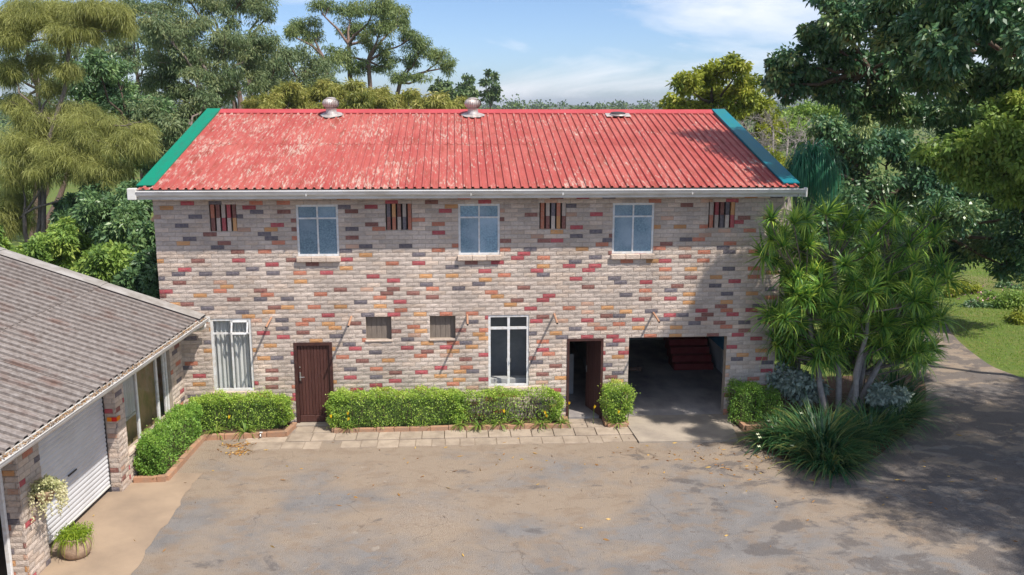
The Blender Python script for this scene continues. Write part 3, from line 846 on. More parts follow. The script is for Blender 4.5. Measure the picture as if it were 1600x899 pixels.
# middle door, its leaf swung inwards
a, b = DOR[1]
d = empty('door', parent=house)
MB().box(a, a + 0.06, -0.012, 0.12, 0.0, 2.078).box(b - 0.06, b, -0.012, 0.12, 0.0, 2.078).box(a + 0.06, b - 0.06, -0.012, 0.12, 2.015, 2.078).build('door_frame', dark_frame, d)
leaf = empty('door_leaf', (b - 0.065, 0.125, 0), rz=-math.radians(73), parent=d)
for k in range(8):
    MB().bbox(-(k + 1) * 0.0975 + 0.002, -k * 0.0975 - 0.002, 0.0, 0.04, 0.06, 2.0, 0.006).build('door_board', dark_wood, leaf)
MB().bbox(-0.735, -0.70, -0.02, 0.0, 0.98, 1.16, 0.005).tube([(-0.717, -0.01, 1.08), (-0.717, -0.05, 1.08), (-0.62, -0.05, 1.08)], 0.011, 8).build('door_handle', steel, leaf)
# roof
EY, RY, EZ, RZ = -0.60, 5.80, 5.800, 7.455
SL = math.hypot(RY - EY, RZ - EZ); SA = math.atan2(RZ - EZ, RY - EY)
roof = empty('roof', parent=house)
RX0, RX1, NS = -0.115, 14.915, 20
SWD = (RX1 - RX0) / NS; RP = SWD / 4


def sheet_mesh(l0, l1, name='roof_sheet'):
    b = MB(); prof = []
    for k in range(4):
        prof += [(k * RP, 0), (k * RP + 0.092, 0), (k * RP + 0.112, 0.038), (k * RP + 0.152, 0.038), (k * RP + 0.172, 0)]
    prof.append((4 * RP + 0.012, 0.001))
    for (px, pz) in prof:
        b.v += [(px, l0, pz), (px, l1, pz)]
    for i in range(len(prof) - 1):
        b.f.append((2 * i, 2 * i + 2, 2 * i + 3, 2 * i + 1)); b.m.append(0)
    return b.mesh(name, red_roof)


sh_low = sheet_mesh(0, SL * 0.54); sh_up = sheet_mesh(SL * 0.51, SL)
rs = random.Random(3)
for k in range(NS):
    for me, dz in ((sh_low, 0.0), (sh_up, 0.006)):
        link('roof_sheet', me, roof, (RX0 + k * SWD, EY + rs.uniform(-.012, .006), EZ + dz + rs.uniform(0, .003)), (SA, 0, 0))
bk = MB(); bk.v = [(RX0, RY, RZ), (RX1, RY, RZ), (RX1, 12.2, EZ), (RX0, 12.2, EZ)]; bk.f = [(0, 1, 2, 3)]; bk.m = [0]
bk.build('rear_slope', red_roof, roof)
rc = MB()
sa, ca = math.sin(SA), math.cos(SA)
for (y0, z0, y1, z1) in ((RY - 0.26 * ca, RZ - 0.26 * sa + 0.050, RY, RZ + 0.085), (RY, RZ + 0.085, RY + 0.26 * ca, RZ - 0.26 * sa + 0.05), (RY - 0.26 * ca - 0.004, RZ - 0.26 * sa + 0.012 + 0.014, RY - 0.26 * ca, RZ - 0.26 * sa + 0.050)):
    rc.quad((RX0 + 0.3, y0, z0), (RX1 - 0.3, y0, z0), (RX1 - 0.3, y1, z1), (RX0 + 0.3, y1, z1))
rc.build('ridge_cap', red_ridge, roof)
for (x0, x1, m_, nm) in ((-0.165, 0.215, green_sheet, 'verge_flashing'), (14.60, 14.985, green_sheet_shade_tint, 'verge_flashing')):
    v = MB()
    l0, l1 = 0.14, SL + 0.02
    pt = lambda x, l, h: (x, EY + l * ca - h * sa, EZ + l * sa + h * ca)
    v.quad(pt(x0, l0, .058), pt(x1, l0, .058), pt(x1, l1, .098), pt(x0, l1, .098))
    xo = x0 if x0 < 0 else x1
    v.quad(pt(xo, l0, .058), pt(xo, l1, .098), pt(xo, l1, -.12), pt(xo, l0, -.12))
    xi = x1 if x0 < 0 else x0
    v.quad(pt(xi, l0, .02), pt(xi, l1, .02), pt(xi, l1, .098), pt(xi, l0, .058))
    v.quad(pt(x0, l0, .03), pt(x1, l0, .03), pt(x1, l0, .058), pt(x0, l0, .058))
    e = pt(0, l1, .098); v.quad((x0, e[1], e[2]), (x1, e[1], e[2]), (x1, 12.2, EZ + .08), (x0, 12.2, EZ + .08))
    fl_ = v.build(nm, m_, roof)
MB().box(-0.13, 14.93, -0.55, -0.525, 5.572, 5.775).build('fascia_board', gutter_white, roof)
# gutter in lengths
gp = [(-0.553, 5.74), (-0.553, 5.665), (-0.585, 5.648), (-0.635, 5.652), (-0.66, 5.69), (-0.668, 5.735), (-0.682, 5.748), (-0.684, 5.766), (-0.668, 5.772), (-0.655, 5.762)]
gx = [-0.13, 3.6, 7.3, 9.4, 12.4, 15.06]
for k in range(5):
    gb = MB()
    for (yy, zz) in gp: gb.v += [(gx[k] + 0.002, yy, zz - 0.0015 * k), (gx[k + 1] + 0.012, yy, zz - 0.0015 * k)]
    for i in range(len(gp) - 1): gb.f.append((2 * i, 2 * i + 1, 2 * i + 3, 2 * i + 2)); gb.m.append(0)
    gb.build('gutter', gutter_white, roof, smooth=True)
for k in range(1, 5):
    MB().box(gx[k] - 0.012, gx[k] + 0.012, -0.668, -0.57, 5.644, 5.69).build('gutter_joint', gutter_white, roof)
MB().bbox(-0.325, -0.132, -0.66, -0.50, 5.575, 5.83, 0.012).build('barge_end', white_paint, roof)
MB().bbox(15.062, 15.10, -0.69, -0.52, 5.57, 5.79, 0.01).box(14.94, 15.06, -0.57, -0.53, 5.572, 5.70).build('barge_end', white_paint, roof)
for xo in (-0.15, 14.96):
    bb = MB()
    for (p0, p1) in (((EY + 0.1, EZ - 0.02), (RY, RZ - 0.02)), ((RY, RZ - 0.02), (12.2, EZ - 0.02))):
        bb.quad((xo, p0[0], p0[1] - .2), (xo, p1[0], p1[1] - .2), (xo, p1[0], p1[1]), (xo, p0[0], p0[1]))
    bb.build('barge_board', white_paint, roof)
gab = MB()
for xo in (0.05, WX - 0.05):
    n0 = len(gab.v); gab.v += [(xo, 0, 5.7), (xo, 11.6, 5.7), (xo, RY, RZ - 0.05)]; gab.f.append((n0, n0 + 1, n0 + 2)); gab.m.append(0)
gab.build('gable_wall', BR[0], house)
# turbine ventilators on the ridge


def turbine(x):
    y = 5.32; z = EZ + (y - EY) / ca * sa * 1.0
    z = EZ + (y - EY) * math.tan(SA)
    t = empty('roof_ventilator', (x, y, z), parent=roof)
    fl = MB()
    rsx = random.Random(int(x * 10))
    ring = []
    for k in range(20):
        an = 2 * math.pi * k / 20; r = 0.30 * rsx.uniform(0.9, 1.12)
        px, py = r * math.cos(an) * 1.05, r * math.sin(an)
        ring.append((px, py, py * math.tan(SA) + 0.055))
    fl.v = ring + [(px * 0.6, py * 0.6, py * 0.6 * math.tan(SA) + 0.085) for px, py, _ in ring]
    fl.f = [(k, (k + 1) % 20, 20 + (k + 1) % 20, 20 + k) for k in range(20)] + [tuple(range(20, 40))]; fl.m = [0] * 21
    fl.build('flashing', galv, t)
    MB().lathe([(0.175, -0.02), (0.165, 0.10), (0.152, 0.12), (0.152, 0.22), (0.165, 0.235)], 28).build('neck', galv, t, smooth=True)
    h = MB(); nv = 24
    for k in range(nv):
        a0 = 2 * math.pi * k / nv; a1 = a0 + 2 * math.pi / nv * 1.25
        prev = None
        for i in range(9):
            f = i / 8; zz = 0.235 + 0.27 * f
            r = 0.15 + 0.095 * math.sin(math.pi * min(1, f * 1.0)) ** 0.7 if f < 0.98 else 0.12
            p = (r * math.cos(a0), r * math.sin(a0), zz); q = ((r - 0.022) * math.cos(a1), (r - 0.022) * math.sin(a1), zz)
            if prev: h.quad(prev[0], prev[1], q, p)
            prev = (p, q)
    h.build('turbine_head', galv, t)
    MB().lathe([(0.15, 0.50), (0.12, 0.525), (0.05, 0.54), (0.0, 0.542)], 24).build('cap', galv, t, smooth=True)
    MB().lathe([(0.12, 0.24), (0.12, 0.5)], 16).build('core_drum', dark_metal, t, smooth=True)


turbine(3.43); turbine(7.47)
y = 5.32; z = EZ + (y - EY) * math.tan(SA)
t = empty('flat_roof_vent', (11.69, y, z), parent=roof)
MB().bbox(-0.36, 0.36, -0.16, 0.18, 0.045, 0.062, 0.006).build('flashing', galv, t, rot=(SA, 0, 0))
MB().lathe([(0.24, 0.055), (0.235, 0.085), (0.215, 0.095)], 28).build('ring', galv, t, smooth=True, rot=(SA * 0.6, 0, 0))
MB().lathe([(0.225, 0.085), (0.21, 0.115), (0.1, 0.128), (0.0, 0.13)], 28).build('cap', dark_metal, t, smooth=True, rot=(SA * 0.6, 0, 0))

# ------------------------------------------------------------------ outbuilding on the left
TH = math.radians(3.6)
OB = (0.191, -3.69, 0.0)
out = empty('outbuilding', OB, -TH)
tag(out, 'low brick outbuilding with grey corrugated roof and white roller door on the left', 'building')


def pillar(y0, y1, seed):
    """local: outer face x = 0, near face at y0"""
    p = MB().box(-0.34, -0.012, y0 + 0.012, y1, 0, 2.5).build('pillar', mortar, out)
    brick_face(p, y1 - y0, 2.48, random.Random(seed), loc=(0, y0, 0), rz=math.pi / 2, dens=lambda u, z: 0.2, only_col=False, off=0.1)
    brick_face(p, 0.34, 2.48, random.Random(seed + 1), loc=(-0.34, y0, 0), rz=0, dens=lambda u, z: 0.2, only_col=False, off=0.02)
    return p


pillar(0.0, 0.42, 21)
pillar(-3.55, -2.86, 31)
p = MB().box(-0.22, -0.012, 2.93, 3.72, 0, 2.6).build('wall', mortar, out)
brick_face(p, 0.72, 2.55, random.Random(41), loc=(0, 2.93, 0), rz=math.pi / 2, dens=lambda u, z: 0.25, only_col=False)
p = MB().box(-0.22, -0.012, 0.42, 2.93, 0, 0.6).build('wall', mortar, out)
brick_face(p, 2.5, 0.6, random.Random(43), loc=(0, 0.42, 0), rz=math.pi / 2, only_col=False)
MB().box(-0.34, -0.05, -9.0, 3.7, 2.36, 2.62).build('lintel_beam', BR[0], out)
MB().box(-5.2, -5.0, -9.2, 3.9, 0, 4.6).box(-5.0, -0.3, 3.65, 3.75, 0, 2.6).box(-5.0, -0.34, -9.2, -9.0, 0, 2.7).build('rear_wall', plaster_dim, out)
MB().box(-5.0, -0.2, 0.02, 0.3, 0, 2.5).build('cross_wall', plaster_dim, out)
MB().box(-0.42, -0.38, 0.45, 3.6, 0.0, 2.5).build('inner_wall', mat('inner_brick', (0.55, 0.38, 0.20), 0.9, (0.33, 0.30, 0.12), scale=3), out)
# glazed bay: sill, three white posts, panes, curtained inner window
ow = empty('window', parent=out)
MB().box(-0.16, 0.03, 0.42, 2.93, 0.602, 0.66).build('sill', BR[1], ow)
posts = [0.46, 1.22, 2.30, 2.86]
for k, yy in enumerate(posts[1:]):
    MB().bbox(-0.13, -0.07, yy - 0.035, yy + 0.035, 0.66, 2.36, 0.006).build('mullion', frame_white, ow)
MB().bbox(-0.13, -0.07, 2.70, 2.745, 0.66, 2.36, 0.006).build('mullion', frame_white, ow)
for y0, y1 in ((0.43, 1.185), (1.255, 2.265), (2.335, 2.70), (2.745, 2.825)):
    MB().box(-0.104, -0.098, y0, y1, 0.66, 2.36).build('pane', glass_clear, ow)
cb = MB()
for k in range(30):
    yy = 1.10 + 0.022 * k; xx = -0.33 + 0.02 * math.sin(k * 1.4)
    cb.v += [(xx, yy, 1.15), (xx, yy, 2.3)]
for k in range(29): cb.f.append((2 * k, 2 * k + 2, 2 * k + 3, 2 * k + 1)); cb.m.append(0)
cb.build('curtain', curtain_mat, ow, smooth=True)
MB().box(-0.36, -0.32, 1.06, 1.78, 1.08, 1.14).box(-0.36, -0.32, 1.04, 1.085, 1.14, 2.3).build('inner_frame', frame_white, ow)
# roller door: every slat a piece
rd = empty('roller_door', parent=out)
sl_b = MB()
n = 7
for i in range(n):
    f = i / (n - 1); zz = 0.092 * f; xx = 0.016 * math.sin(math.pi * f) ** 0.8
    sl_b.v += [(xx, -2.86, zz), (xx, -0.0, zz)]
for i in range(n - 1): sl_b.f.append((2 * i, 2 * i + 1, 2 * i + 3, 2 * i + 2)); sl_b.m.append(0)
slm = sl_b.mesh('slat', shutter_mat, True)
for k in range(24):
    link('slat', slm, rd, (-0.25, 0, 0.16 + k * 0.0915))
MB().bbox(-0.265, -0.225, -2.86, -0.0, 0.125, 0.165, 0.006).build('bottom_rail', white_paint, rd)
for yy in (-0.02, -2.88): MB().box(-0.29, -0.22, yy, yy + 0.02, 0.0, 2.36).build('guide_rail', dark_metal, rd)
MB().bbox(-0.225, -0.205, -1.62, -1.30, 1.02, 1.05, 0.005).build('handle', dark_metal, rd)
MB().bbox(-0.30, -0.23, -3.64, -3.575, 0.0, 2.4, 0.005).build('door_guide', frame_white, out)
# orange and red reflector wrapped round the pillar corner
rf = empty('reflector', parent=out)
orange = mat('reflector_orange', (0.75, 0.22, 0.01), 0.35, (0.8, 0.27, 0.01), scale=30)
redr = mat('reflector_red', (0.62, 0.02, 0.01), 0.35, (0.7, 0.03, 0.015), scale=30)
MB().bbox(-0.175, -0.085, -0.03, -0.008, 1.50, 1.585, 0.004).build('reflector_lens', orange, rf)
MB().bbox(-0.083, 0.014, -0.03, -0.008, 1.50, 1.585, 0.004).build('reflector_lens', redr, rf)
MB().bbox(0.006, 0.028, -0.007, 0.12, 1.50, 1.585, 0.004).build('reflector_lens', orange, rf)
# corrugated fibre cement roof
orf = empty('roof', parent=out)
SLP = math.atan(0.337); EX, EZ2 = 0.66, 2.83
CP = 0.235


def fibre_sheet(l0, l1, nw=4):
    """ribbed sheet: broad crowns with steep flanks and narrower troughs"""
    b = MB(); pr = []
    for k in range(nw):
        for f, h in ((0.0, 0.022), (0.10, 0.027), (0.36, 0.028), (0.46, 0.024), (0.467, -0.022), (0.53, -0.027), (0.80, -0.027), (0.90, -0.012)):
            pr.append((CP * (k + f), h))
    pr.append((CP * nw, 0.022))
    pr = [(CP * nw - y_, h) for y_, h in pr][::-1]
    n = len(pr) - 1
    for yy, zz in pr: b.v += [(-l0, yy, zz), (-l1, yy, zz)]
    for k in range(n): b.f.append((2 * k, 2 * k + 2, 2 * k + 3, 2 * k + 1)); b.m.append(0)
    o_ = len(b.v)
    b.v += [(-l0, yy, zz) for yy, zz in pr] + [(-l0, yy, zz - 0.012) for yy, zz in pr]
    for k in range(n): b.f.append((o_ + n + 1 + k, o_ + n + 2 + k, o_ + k + 1, o_ + k)); b.m.append(0)
    return b.mesh('roof_sheet', fibre)


fs = [fibre_sheet(0, 2.45), fibre_sheet(2.3, 4.75), fibre_sheet(4.6, 7.0)]
rs = random.Random(8)
y = 3.45 - 4 * CP
while y > -10:
    for k, me in enumerate(fs):
        link('roof_sheet', me, orf, (EX + rs.uniform(-.015, .015), y + rs.uniform(-.004, .004), EZ2 + k * 0.016 + rs.uniform(0, .004)), (0, SLP, 0))
    y -= 4 * CP
vf = MB()
cs, sn = math.cos(SLP), math.sin(SLP)
q = lambda l, yy, h: (EX - l * cs + h * sn, yy, EZ2 + l * sn + h * cs)
for (l0, l1, dh) in ((-0.03, 2.4, 0.0), (2.3, 4.8, 0.012), (4.7, 7.0, 0.024)):
    pr = [(3.06, 0.03), (3.12, 0.055), (3.30, 0.062), (3.44, 0.055), (3.475, 0.02), (3.48, -0.16)]
    for i in range(len(pr) - 1):
        (ya, ha), (yb, hb) = pr[i], pr[i + 1]
        vf.quad(q(l0, ya, ha + dh), q(l0, yb, hb + dh), q(l1, yb, hb + dh), q(l1, ya, ha + dh))
vf.build('verge_flashing', fibre_light, orf)
bs = MB(); bs.quad((-5.95, 3.4, EZ2 + 6.95 * sn), (-5.95, -10, EZ2 + 6.95 * sn), (-9, -10, 3.6), (-9, 3.4, 3.6)); bs.build('rear_slope', fibre, orf)
og = [(0.665, 2.775), (0.668, 2.69), (0.70, 2.68), (0.745, 2.69), (0.765, 2.74), (0.77, 2.775), (0.785, 2.785), (0.775, 2.795)]
for (y0, y1) in ((3.46, 0.6), (0.62, -2.5), (-2.48, -5.6), (-5.58, -10)):
    gb = MB()
    for (xx, zz) in og: gb.v += [(xx, y0, zz), (xx, y1, zz)]
    for i in range(len(og) - 1): gb.f.append((2 * i, 2 * i + 2, 2 * i + 3, 2 * i + 1)); gb.m.append(0)
    gb.build('gutter', gutter_white, orf, smooth=True)
MB().box(0.635, 0.66, -10, 3.44, 2.66, 2.80).build('fascia_board', white_paint, orf)
MB().box(-0.05, 0.634, -10, 3.44, 2.64, 2.66).build('soffit', plaster_white, orf)
MB().bbox(0.66, 0.79, 3.455, 3.47, 2.67, 2.81, 0.004).build('gutter_stop', white_paint, orf)
MB().tube([(0.715, 3.30, 2.69), (0.715, 3.30, 2.60), (0.60, 3.36, 2.53), (0.30, 3.50, 2.46), (0.06, 3.62, 2.38)], 0.035, 10).build('downpipe', white_paint, orf, smooth=True)
db = MB()
rs = random.Random(14)
for k in range(2600):
    yy = rs.uniform(-8, 3.4); xx = rs.uniform(0.655, 0.745); zz = 2.778 + rs.uniform(0, .022)
    an = rs.uniform(0, 6.28); l = rs.uniform(.02, .06)
    db.quad((xx, yy, zz), (xx + .012, yy + .012, zz + .006), (xx + .012 + l * .3 * math.cos(an), yy + l * math.sin(an), zz + .012), (xx + l * .3 * math.cos(an), yy - .012 + l * math.sin(an), zz + .006))
litter_mat = mat('dry_litter', (0.30, 0.16, 0.07), 0.95, (0.42, 0.26, 0.10), scale=18)
tag(db.build('leaf_debris', litter_mat, orf), kind='stuff')

# ------------------------------------------------------------------ foliage helpers
def leaves(name, C, axis, length, width, tint, m, parent=None, kind=None, bend=0.0, rng=None):
    """one mesh of lance-shaped leaves: C base points, axis unit directions, per-leaf length, width and tint"""
    N = len(C)
    rng = rng or np.random.default_rng(1)
    r = rng.normal(size=(N, 3)); b = np.cross(axis, r); b /= (np.linalg.norm(b, axis=1, keepdims=True) + 1e-9)
    length = np.broadcast_to(length, (N,))[:, None]; width = np.broadcast_to(width, (N,))[:, None]
    V = np.empty((N, 4, 3))
    dn = np.zeros((N, 3)); dn[:, 2] = -bend
    V[:, 0] = C
    V[:, 1] = C + axis * length * 0.45 + b * width * 0.5
    V[:, 2] = C + (axis + dn) * length
    V[:, 3] = C + axis * length * 0.45 - b * width * 0.5
    me = bpy.data.meshes.new(name)
    me.vertices.add(N * 4); me.loops.add(N * 4); me.polygons.add(N)
    me.vertices.foreach_set('co', V.ravel().astype(np.float32))
    me.loops.foreach_set('vertex_index', np.arange(N * 4, dtype=np.int32))
    me.polygons.foreach_set('loop_start', np.arange(0, N * 4, 4, dtype=np.int32))
    me.polygons.foreach_set('loop_total', np.full(N, 4, dtype=np.int32))
    me.update(calc_edges=True)
    at_ = me.attributes.new('tint', 'FLOAT', 'POINT')
    at_.data.foreach_set('value', np.repeat(np.clip(tint, 0, 1), 4).astype(np.float32))
    me.materials.append(m)
    o = link(name, me, parent)
    if kind: o['kind'] = kind
    return o


def unit(a):
    return a / (np.linalg.norm(a, axis=1, keepdims=True) + 1e-9)


def puff_points(rng, centers, radii, nsub, nleaf, sub=0.42, shell=0.55):
    """leaf points in uneven sub-puffs of each clump; returns points, outward directions, per-puff tint"""
    P = []; D = []; T = []
    for c, r in zip(centers, radii):
        c = np.asarray(c, float); r = np.asarray(r, float)
        k = max(2, int(nsub))
        sc = unit(rng.normal(size=(k, 3))) * (rng.uniform(0.15, 1, size=(k, 1)) ** 0.6) * r * 0.8
        sr = rng.uniform(0.7, 1.3, size=(k, 1)) * sub
        w = rng.integers(0, k, size=int(nleaf))
        d = unit(rng.normal(size=(int(nleaf), 3)))
        rad = rng.uniform(0, 1, size=(int(nleaf), 1)) ** shell
        p = c + sc[w] + d * rad * sr[w] * r
        P.append(p); D.append(d); T.append(0.5 + rng.normal(size=k)[w] * 0.17 + rng.normal(size=int(nleaf)) * 0.13)
    return np.concatenate(P), np.concatenate(D), np.concatenate(T)


def limb(mb, p0, p1, r0, r1, rnd, n=6, sag=0.0, k=4, wob=0.06):
    p0 = Vector(p0); p1 = Vector(p1); Ln = (p1 - p0).length
    pts = []; rad = []
    for i in range(k + 1):
        f = i / k
        p = p0.lerp(p1, f)
        p.z += sag * math.sin(math.pi * f) * Ln
        if 0 < i < k: p += Vector((rnd.uniform(-1, 1), rnd.uniform(-1, 1), rnd.uniform(-1, 1))) * wob * Ln
        pts.append(p); rad.append(r0 + (r1 - r0) * f)
    mb.tube(pts, rad, n, 0, cap=False)
    return pts


def tree(name, label, cat, Y, base, clumps, leafm, barkm, seed, nleaf=900, nsub=8, ll=0.16, lw=0.05, droop=0.3, depth=1.0, forks=None, r0=0.25, group=None,
         sub=0.42, twigs=2, zbase=-0.3, shell=0.55, dens=1.0, bend=0.15, chain=False, grow=1.0):
    """tree standing at depth Y on the sight line of base=(u,v): clumps are (u, v, half width, half height[, depth shift]) in photo pixels at that depth;
    trunk and limbs lead into every clump"""
    rnd = random.Random(seed); rng = np.random.default_rng(seed)
    s = dist(Y)
    cs_, rs_ = [], []
    for c in clumps:
        c = (c[0], c[1], c[2] * grow, c[3] * grow, *c[4:])
        dy = c[4] if len(c) > 4 else rnd.uniform(-1, 1) * depth * (c[2] + c[3]) / s * 0.9
        k = (Y + dy - CAM[1]) / (Y - CAM[1])
        cs_.append(at(c[0], c[1], Y + dy)); rx, rz = c[2] / s * k, c[3] / s * k
        rs_.append((rx, (rx + rz) * 0.5 * depth, rz))
    b0 = at(base[0], base[1], Y); root = Vector((b0[0], Y, zbase))
    t = empty(name, root)
    tag(t, label, cat, group)
    inv = -np.array(root)
    mb = MB()
    fk = [Vector(at(u, v, Y + dyy)) for (u, v, dyy) in (forks or [(base[0], base[1], 0)])]
    rel = lambda p: Vector(p) - root
    trunk_pts = []
    for i, f in enumerate(fk):
        off = Vector((rnd.uniform(-1, 1), rnd.uniform(-1, 1), 0)) * r0 * (1.2 if len(fk) > 1 else 0)
        if chain and i: limb(mb, rel(fk[i - 1]), rel(f), r0 * 0.62 * 0.82 ** (i - 1), r0 * 0.62 * 0.82 ** i, rnd, 8, 0, 6, 0.03)
        else: limb(mb, off, rel(f), r0 * (1 if i == 0 else 0.75), r0 * 0.55, rnd, 8, 0, 6, 0.02)
    for c, r in zip(cs_, rs_):
        cv = Vector(c); f = min(fk, key=lambda q: (q - cv).length + 0.6 * max(0, q.z - cv.z))
        low = cv - Vector((0, 0, r[2] * 0.35))
        pts = limb(mb, rel(f), rel(low), r0 * 0.42, r0 * 0.13, rnd, 6, rnd.uniform(-.05, .08), 5, 0.045)
        for j in range(twigs):
            d = unit(rng.normal(size=(1, 3)))[0] * np.array(r) * 0.75
            limb(mb, pts[-2], rel(cv + Vector(d)), r0 * 0.14, r0 * 0.03, rnd, 4, 0.04, 3, 0.06)
    mb.build('trunk', barkm, t, smooth=True)
    area = np.array([r[0] * r[2] for r in rs_]); wts = area / area.mean()
    P, D, T = [], [], []
    for c, r, w in zip(cs_, rs_, wts):
        p, d, ti = puff_points(rng, [c], [r], nsub, max(60, nleaf * w * dens), sub, shell)
        P.append(p); D.append(d); T.append(ti)
    P = np.concatenate(P) + inv; D = np.concatenate(D); T = np.concatenate(T)
    ax = D * (1 - droop) + rng.normal(size=D.shape) * 0.35; ax[:, 2] -= droop * 1.1
    ax = unit(ax)
    n = len(P)
    leaves('crown', P, ax, ll * rng.uniform(0.6, 1.3, n), lw * rng.uniform(0.7, 1.3, n), T, leafm, t, bend=bend, rng=rng)
    return t


# ------------------------------------------------------------------ leaf colours
lf_euc = leafmat('leaf_eucalypt', [(0.073, 0.123, 0.052), (0.133, 0.194, 0.086), (0.199, 0.251, 0.113), (0.285, 0.309, 0.126)], 0.25)
lf_euc2 = leafmat('leaf_eucalypt_warm', [(0.074, 0.126, 0.053), (0.150, 0.216, 0.075), (0.230, 0.290, 0.098), (0.311, 0.350, 0.114)], 0.25)
lf_cas = leafmat('leaf_casuarina', [(0.147, 0.173, 0.049), (0.255, 0.277, 0.079), (0.363, 0.380, 0.114), (0.458, 0.476, 0.175)], 0.35)
lf_dark = leafmat('leaf_dark', [(0.054, 0.114, 0.054), (0.096, 0.183, 0.081), (0.150, 0.258, 0.096), (0.243, 0.351, 0.123)], 0.2, 0.4, 0.5)
lf_ever = leafmat('leaf_evergreen', [(0.034, 0.097, 0.052), (0.063, 0.162, 0.078), (0.125, 0.229, 0.084), (0.310, 0.377, 0.138)], 0.22, 0.35, 0.55)
lf_mid = leafmat('leaf_mid', [(0.097, 0.180, 0.047), (0.180, 0.299, 0.067), (0.288, 0.421, 0.085), (0.433, 0.516, 0.120)], 0.3)
lf_bam = leafmat('leaf_bamboo', [(0.146, 0.181, 0.043), (0.241, 0.268, 0.061), (0.345, 0.345, 0.085), (0.448, 0.406, 0.122)], 0.3)
lf_yel = leafmat('leaf_yellowgreen', [(0.099, 0.147, 0.025), (0.216, 0.272, 0.033), (0.348, 0.388, 0.048), (0.462, 0.437, 0.081)], 0.3)
lf_hedge = leafmat('leaf_hedge', [(0.092, 0.181, 0.034), (0.219, 0.369, 0.060), (0.375, 0.533, 0.084), (0.586, 0.688, 0.158)], 0.3, 0.45)
lf_hedge_b = leafmat('leaf_hedge_blue', [(0.068, 0.147, 0.031), (0.145, 0.296, 0.049), (0.239, 0.420, 0.070), (0.376, 0.543, 0.112)], 0.3, 0.45)
lf_far = leafmat('leaf_far', [(0.043, 0.085, 0.034), (0.075, 0.135, 0.051), (0.127, 0.186, 0.060), (0.186, 0.246, 0.085)], 0.15)
lf_drac = leafmat('leaf_dracaena', [(0.070, 0.187, 0.050), (0.150, 0.327, 0.063), (0.301, 0.502, 0.076), (0.578, 0.701, 0.127)], 0.3, 0.4, 0.45)
lf_pony = leafmat('leaf_ponytail', [(0.031, 0.158, 0.105), (0.053, 0.236, 0.131), (0.105, 0.329, 0.158)], 0.25, 0.4)
lf_strap = leafmat('leaf_strap', [(0.021, 0.086, 0.038), (0.038, 0.138, 0.052), (0.086, 0.190, 0.061), (0.259, 0.276, 0.086)], 0.25, 0.4, 0.45)
lf_silver = leafmat('leaf_silver', [(0.208, 0.281, 0.229), (0.333, 0.406, 0.343), (0.478, 0.520, 0.437)], 0.2)
lf_lily = leafmat('leaf_lily', [(0.10, 0.20, 0.03), (0.18, 0.29, 0.045), (0.32, 0.36, 0.09)], 0.3)
lf_fern = leafmat('leaf_fern', [(0.14, 0.24, 0.02), (0.24, 0.36, 0.03), (0.36, 0.46, 0.05)], 0.35)
lf_cream = leafmat('leaf_cream', [(0.345, 0.391, 0.161), (0.575, 0.575, 0.322), (0.759, 0.713, 0.483)], 0.3)
lf_grass = leafmat('leaf_grass', [(0.120, 0.228, 0.024), (0.204, 0.336, 0.036), (0.288, 0.408, 0.060)], 0.3)
petal_y = mat('petal_yellow', (0.85, 0.62, 0.02), 0.6, (0.80, 0.52, 0.02), scale=30)
petal_w = mat('petal_white', (0.66, 0.72, 0.42), 0.6, (0.75, 0.76, 0.6), scale=30)

# ------------------------------------------------------------------ trees behind the buildings, left to right
tree('casuarina_tree', 'feathery yellow olive casuarina leaning over the outbuilding roof at far left', 'tree', 13.0, (45, 392),
     [(150, 205, 75, 38, 0), (205, 225, 45, 30, -1), (95, 250, 75, 38, -.5), (35, 250, 60, 55, 0), (160, 265, 50, 28, -.8), (20, 330, 45, 45, .5), (125, 175, 45, 28, .6), (60, 190, 45, 35, .6), (225, 205, 26, 18, -.6),
      (60, 20, 80, 30, 1), (140, 22, 60, 36, .5), (10, 40, 50, 42, .8), (110, 50, 50, 22, 0), (185, 30, 26, 34, 0), (15, 110, 28, 30, 1), (60, 95, 28, 22, 1.4), (80, 135, 24, 16, .4), (30, 160, 30, 20, 1), (105, 108, 26, 18, 0)],
     lf_cas, bark_grey, 101, nleaf=6500, nsub=46, ll=0.30, lw=0.015, droop=0.5, forks=[(38, 335, 0), (60, 180, .3), (108, 70, .3)], r0=0.13, sub=0.24, twigs=4, shell=0.5, bend=0.3)
tree('eucalyptus_tree', 'tall grey green eucalyptus with its crown just left of the red roof', 'tree', 26.0, (310, 200),
     [(255, 40, 30, 22), (300, 45, 40, 26), (350, 70, 42, 26), (395, 85, 38, 26), (410, 60, 25, 20), (265, 85, 38, 26), (305, 95, 42, 24), (255, 125, 30, 18), (330, 115, 40, 18), (285, 140, 32, 16), (345, 148, 26, 16), (380, 125, 34, 22), (240, 60, 24, 20), (310, 160, 36, 20)],
     lf_euc, bark_grey, 102, nleaf=3000, nsub=22, ll=0.21, lw=0.045, droop=0.5, forks=[(312, 150, 0), (295, 165, .4), (330, 140, -.3)], r0=0.24, sub=0.34, twigs=3, grow=1.22)
tree('eucalyptus_tree', 'tall dark stemmed eucalyptus rising out of the frame at upper left of the roof', 'tree', 33.0, (375, 190),
     [(225, 12, 30, 16), (265, 8, 26, 14), (330, 12, 28, 18), (370, 8, 30, 16), (405, 12, 26, 20), (355, 30, 14, 22), (420, 22, 14, 12), (290, -10, 40, 16), (380, -20, 40, 20)],
     lf_euc, bark_red, 103, nleaf=1700, nsub=14, ll=0.22, lw=0.05, droop=0.5, forks=[(370, 120, 0), (345, 60, 0), (385, 70, .5), (290, 60, .5)], r0=0.24, sub=0.4, twigs=3, grow=1.2)
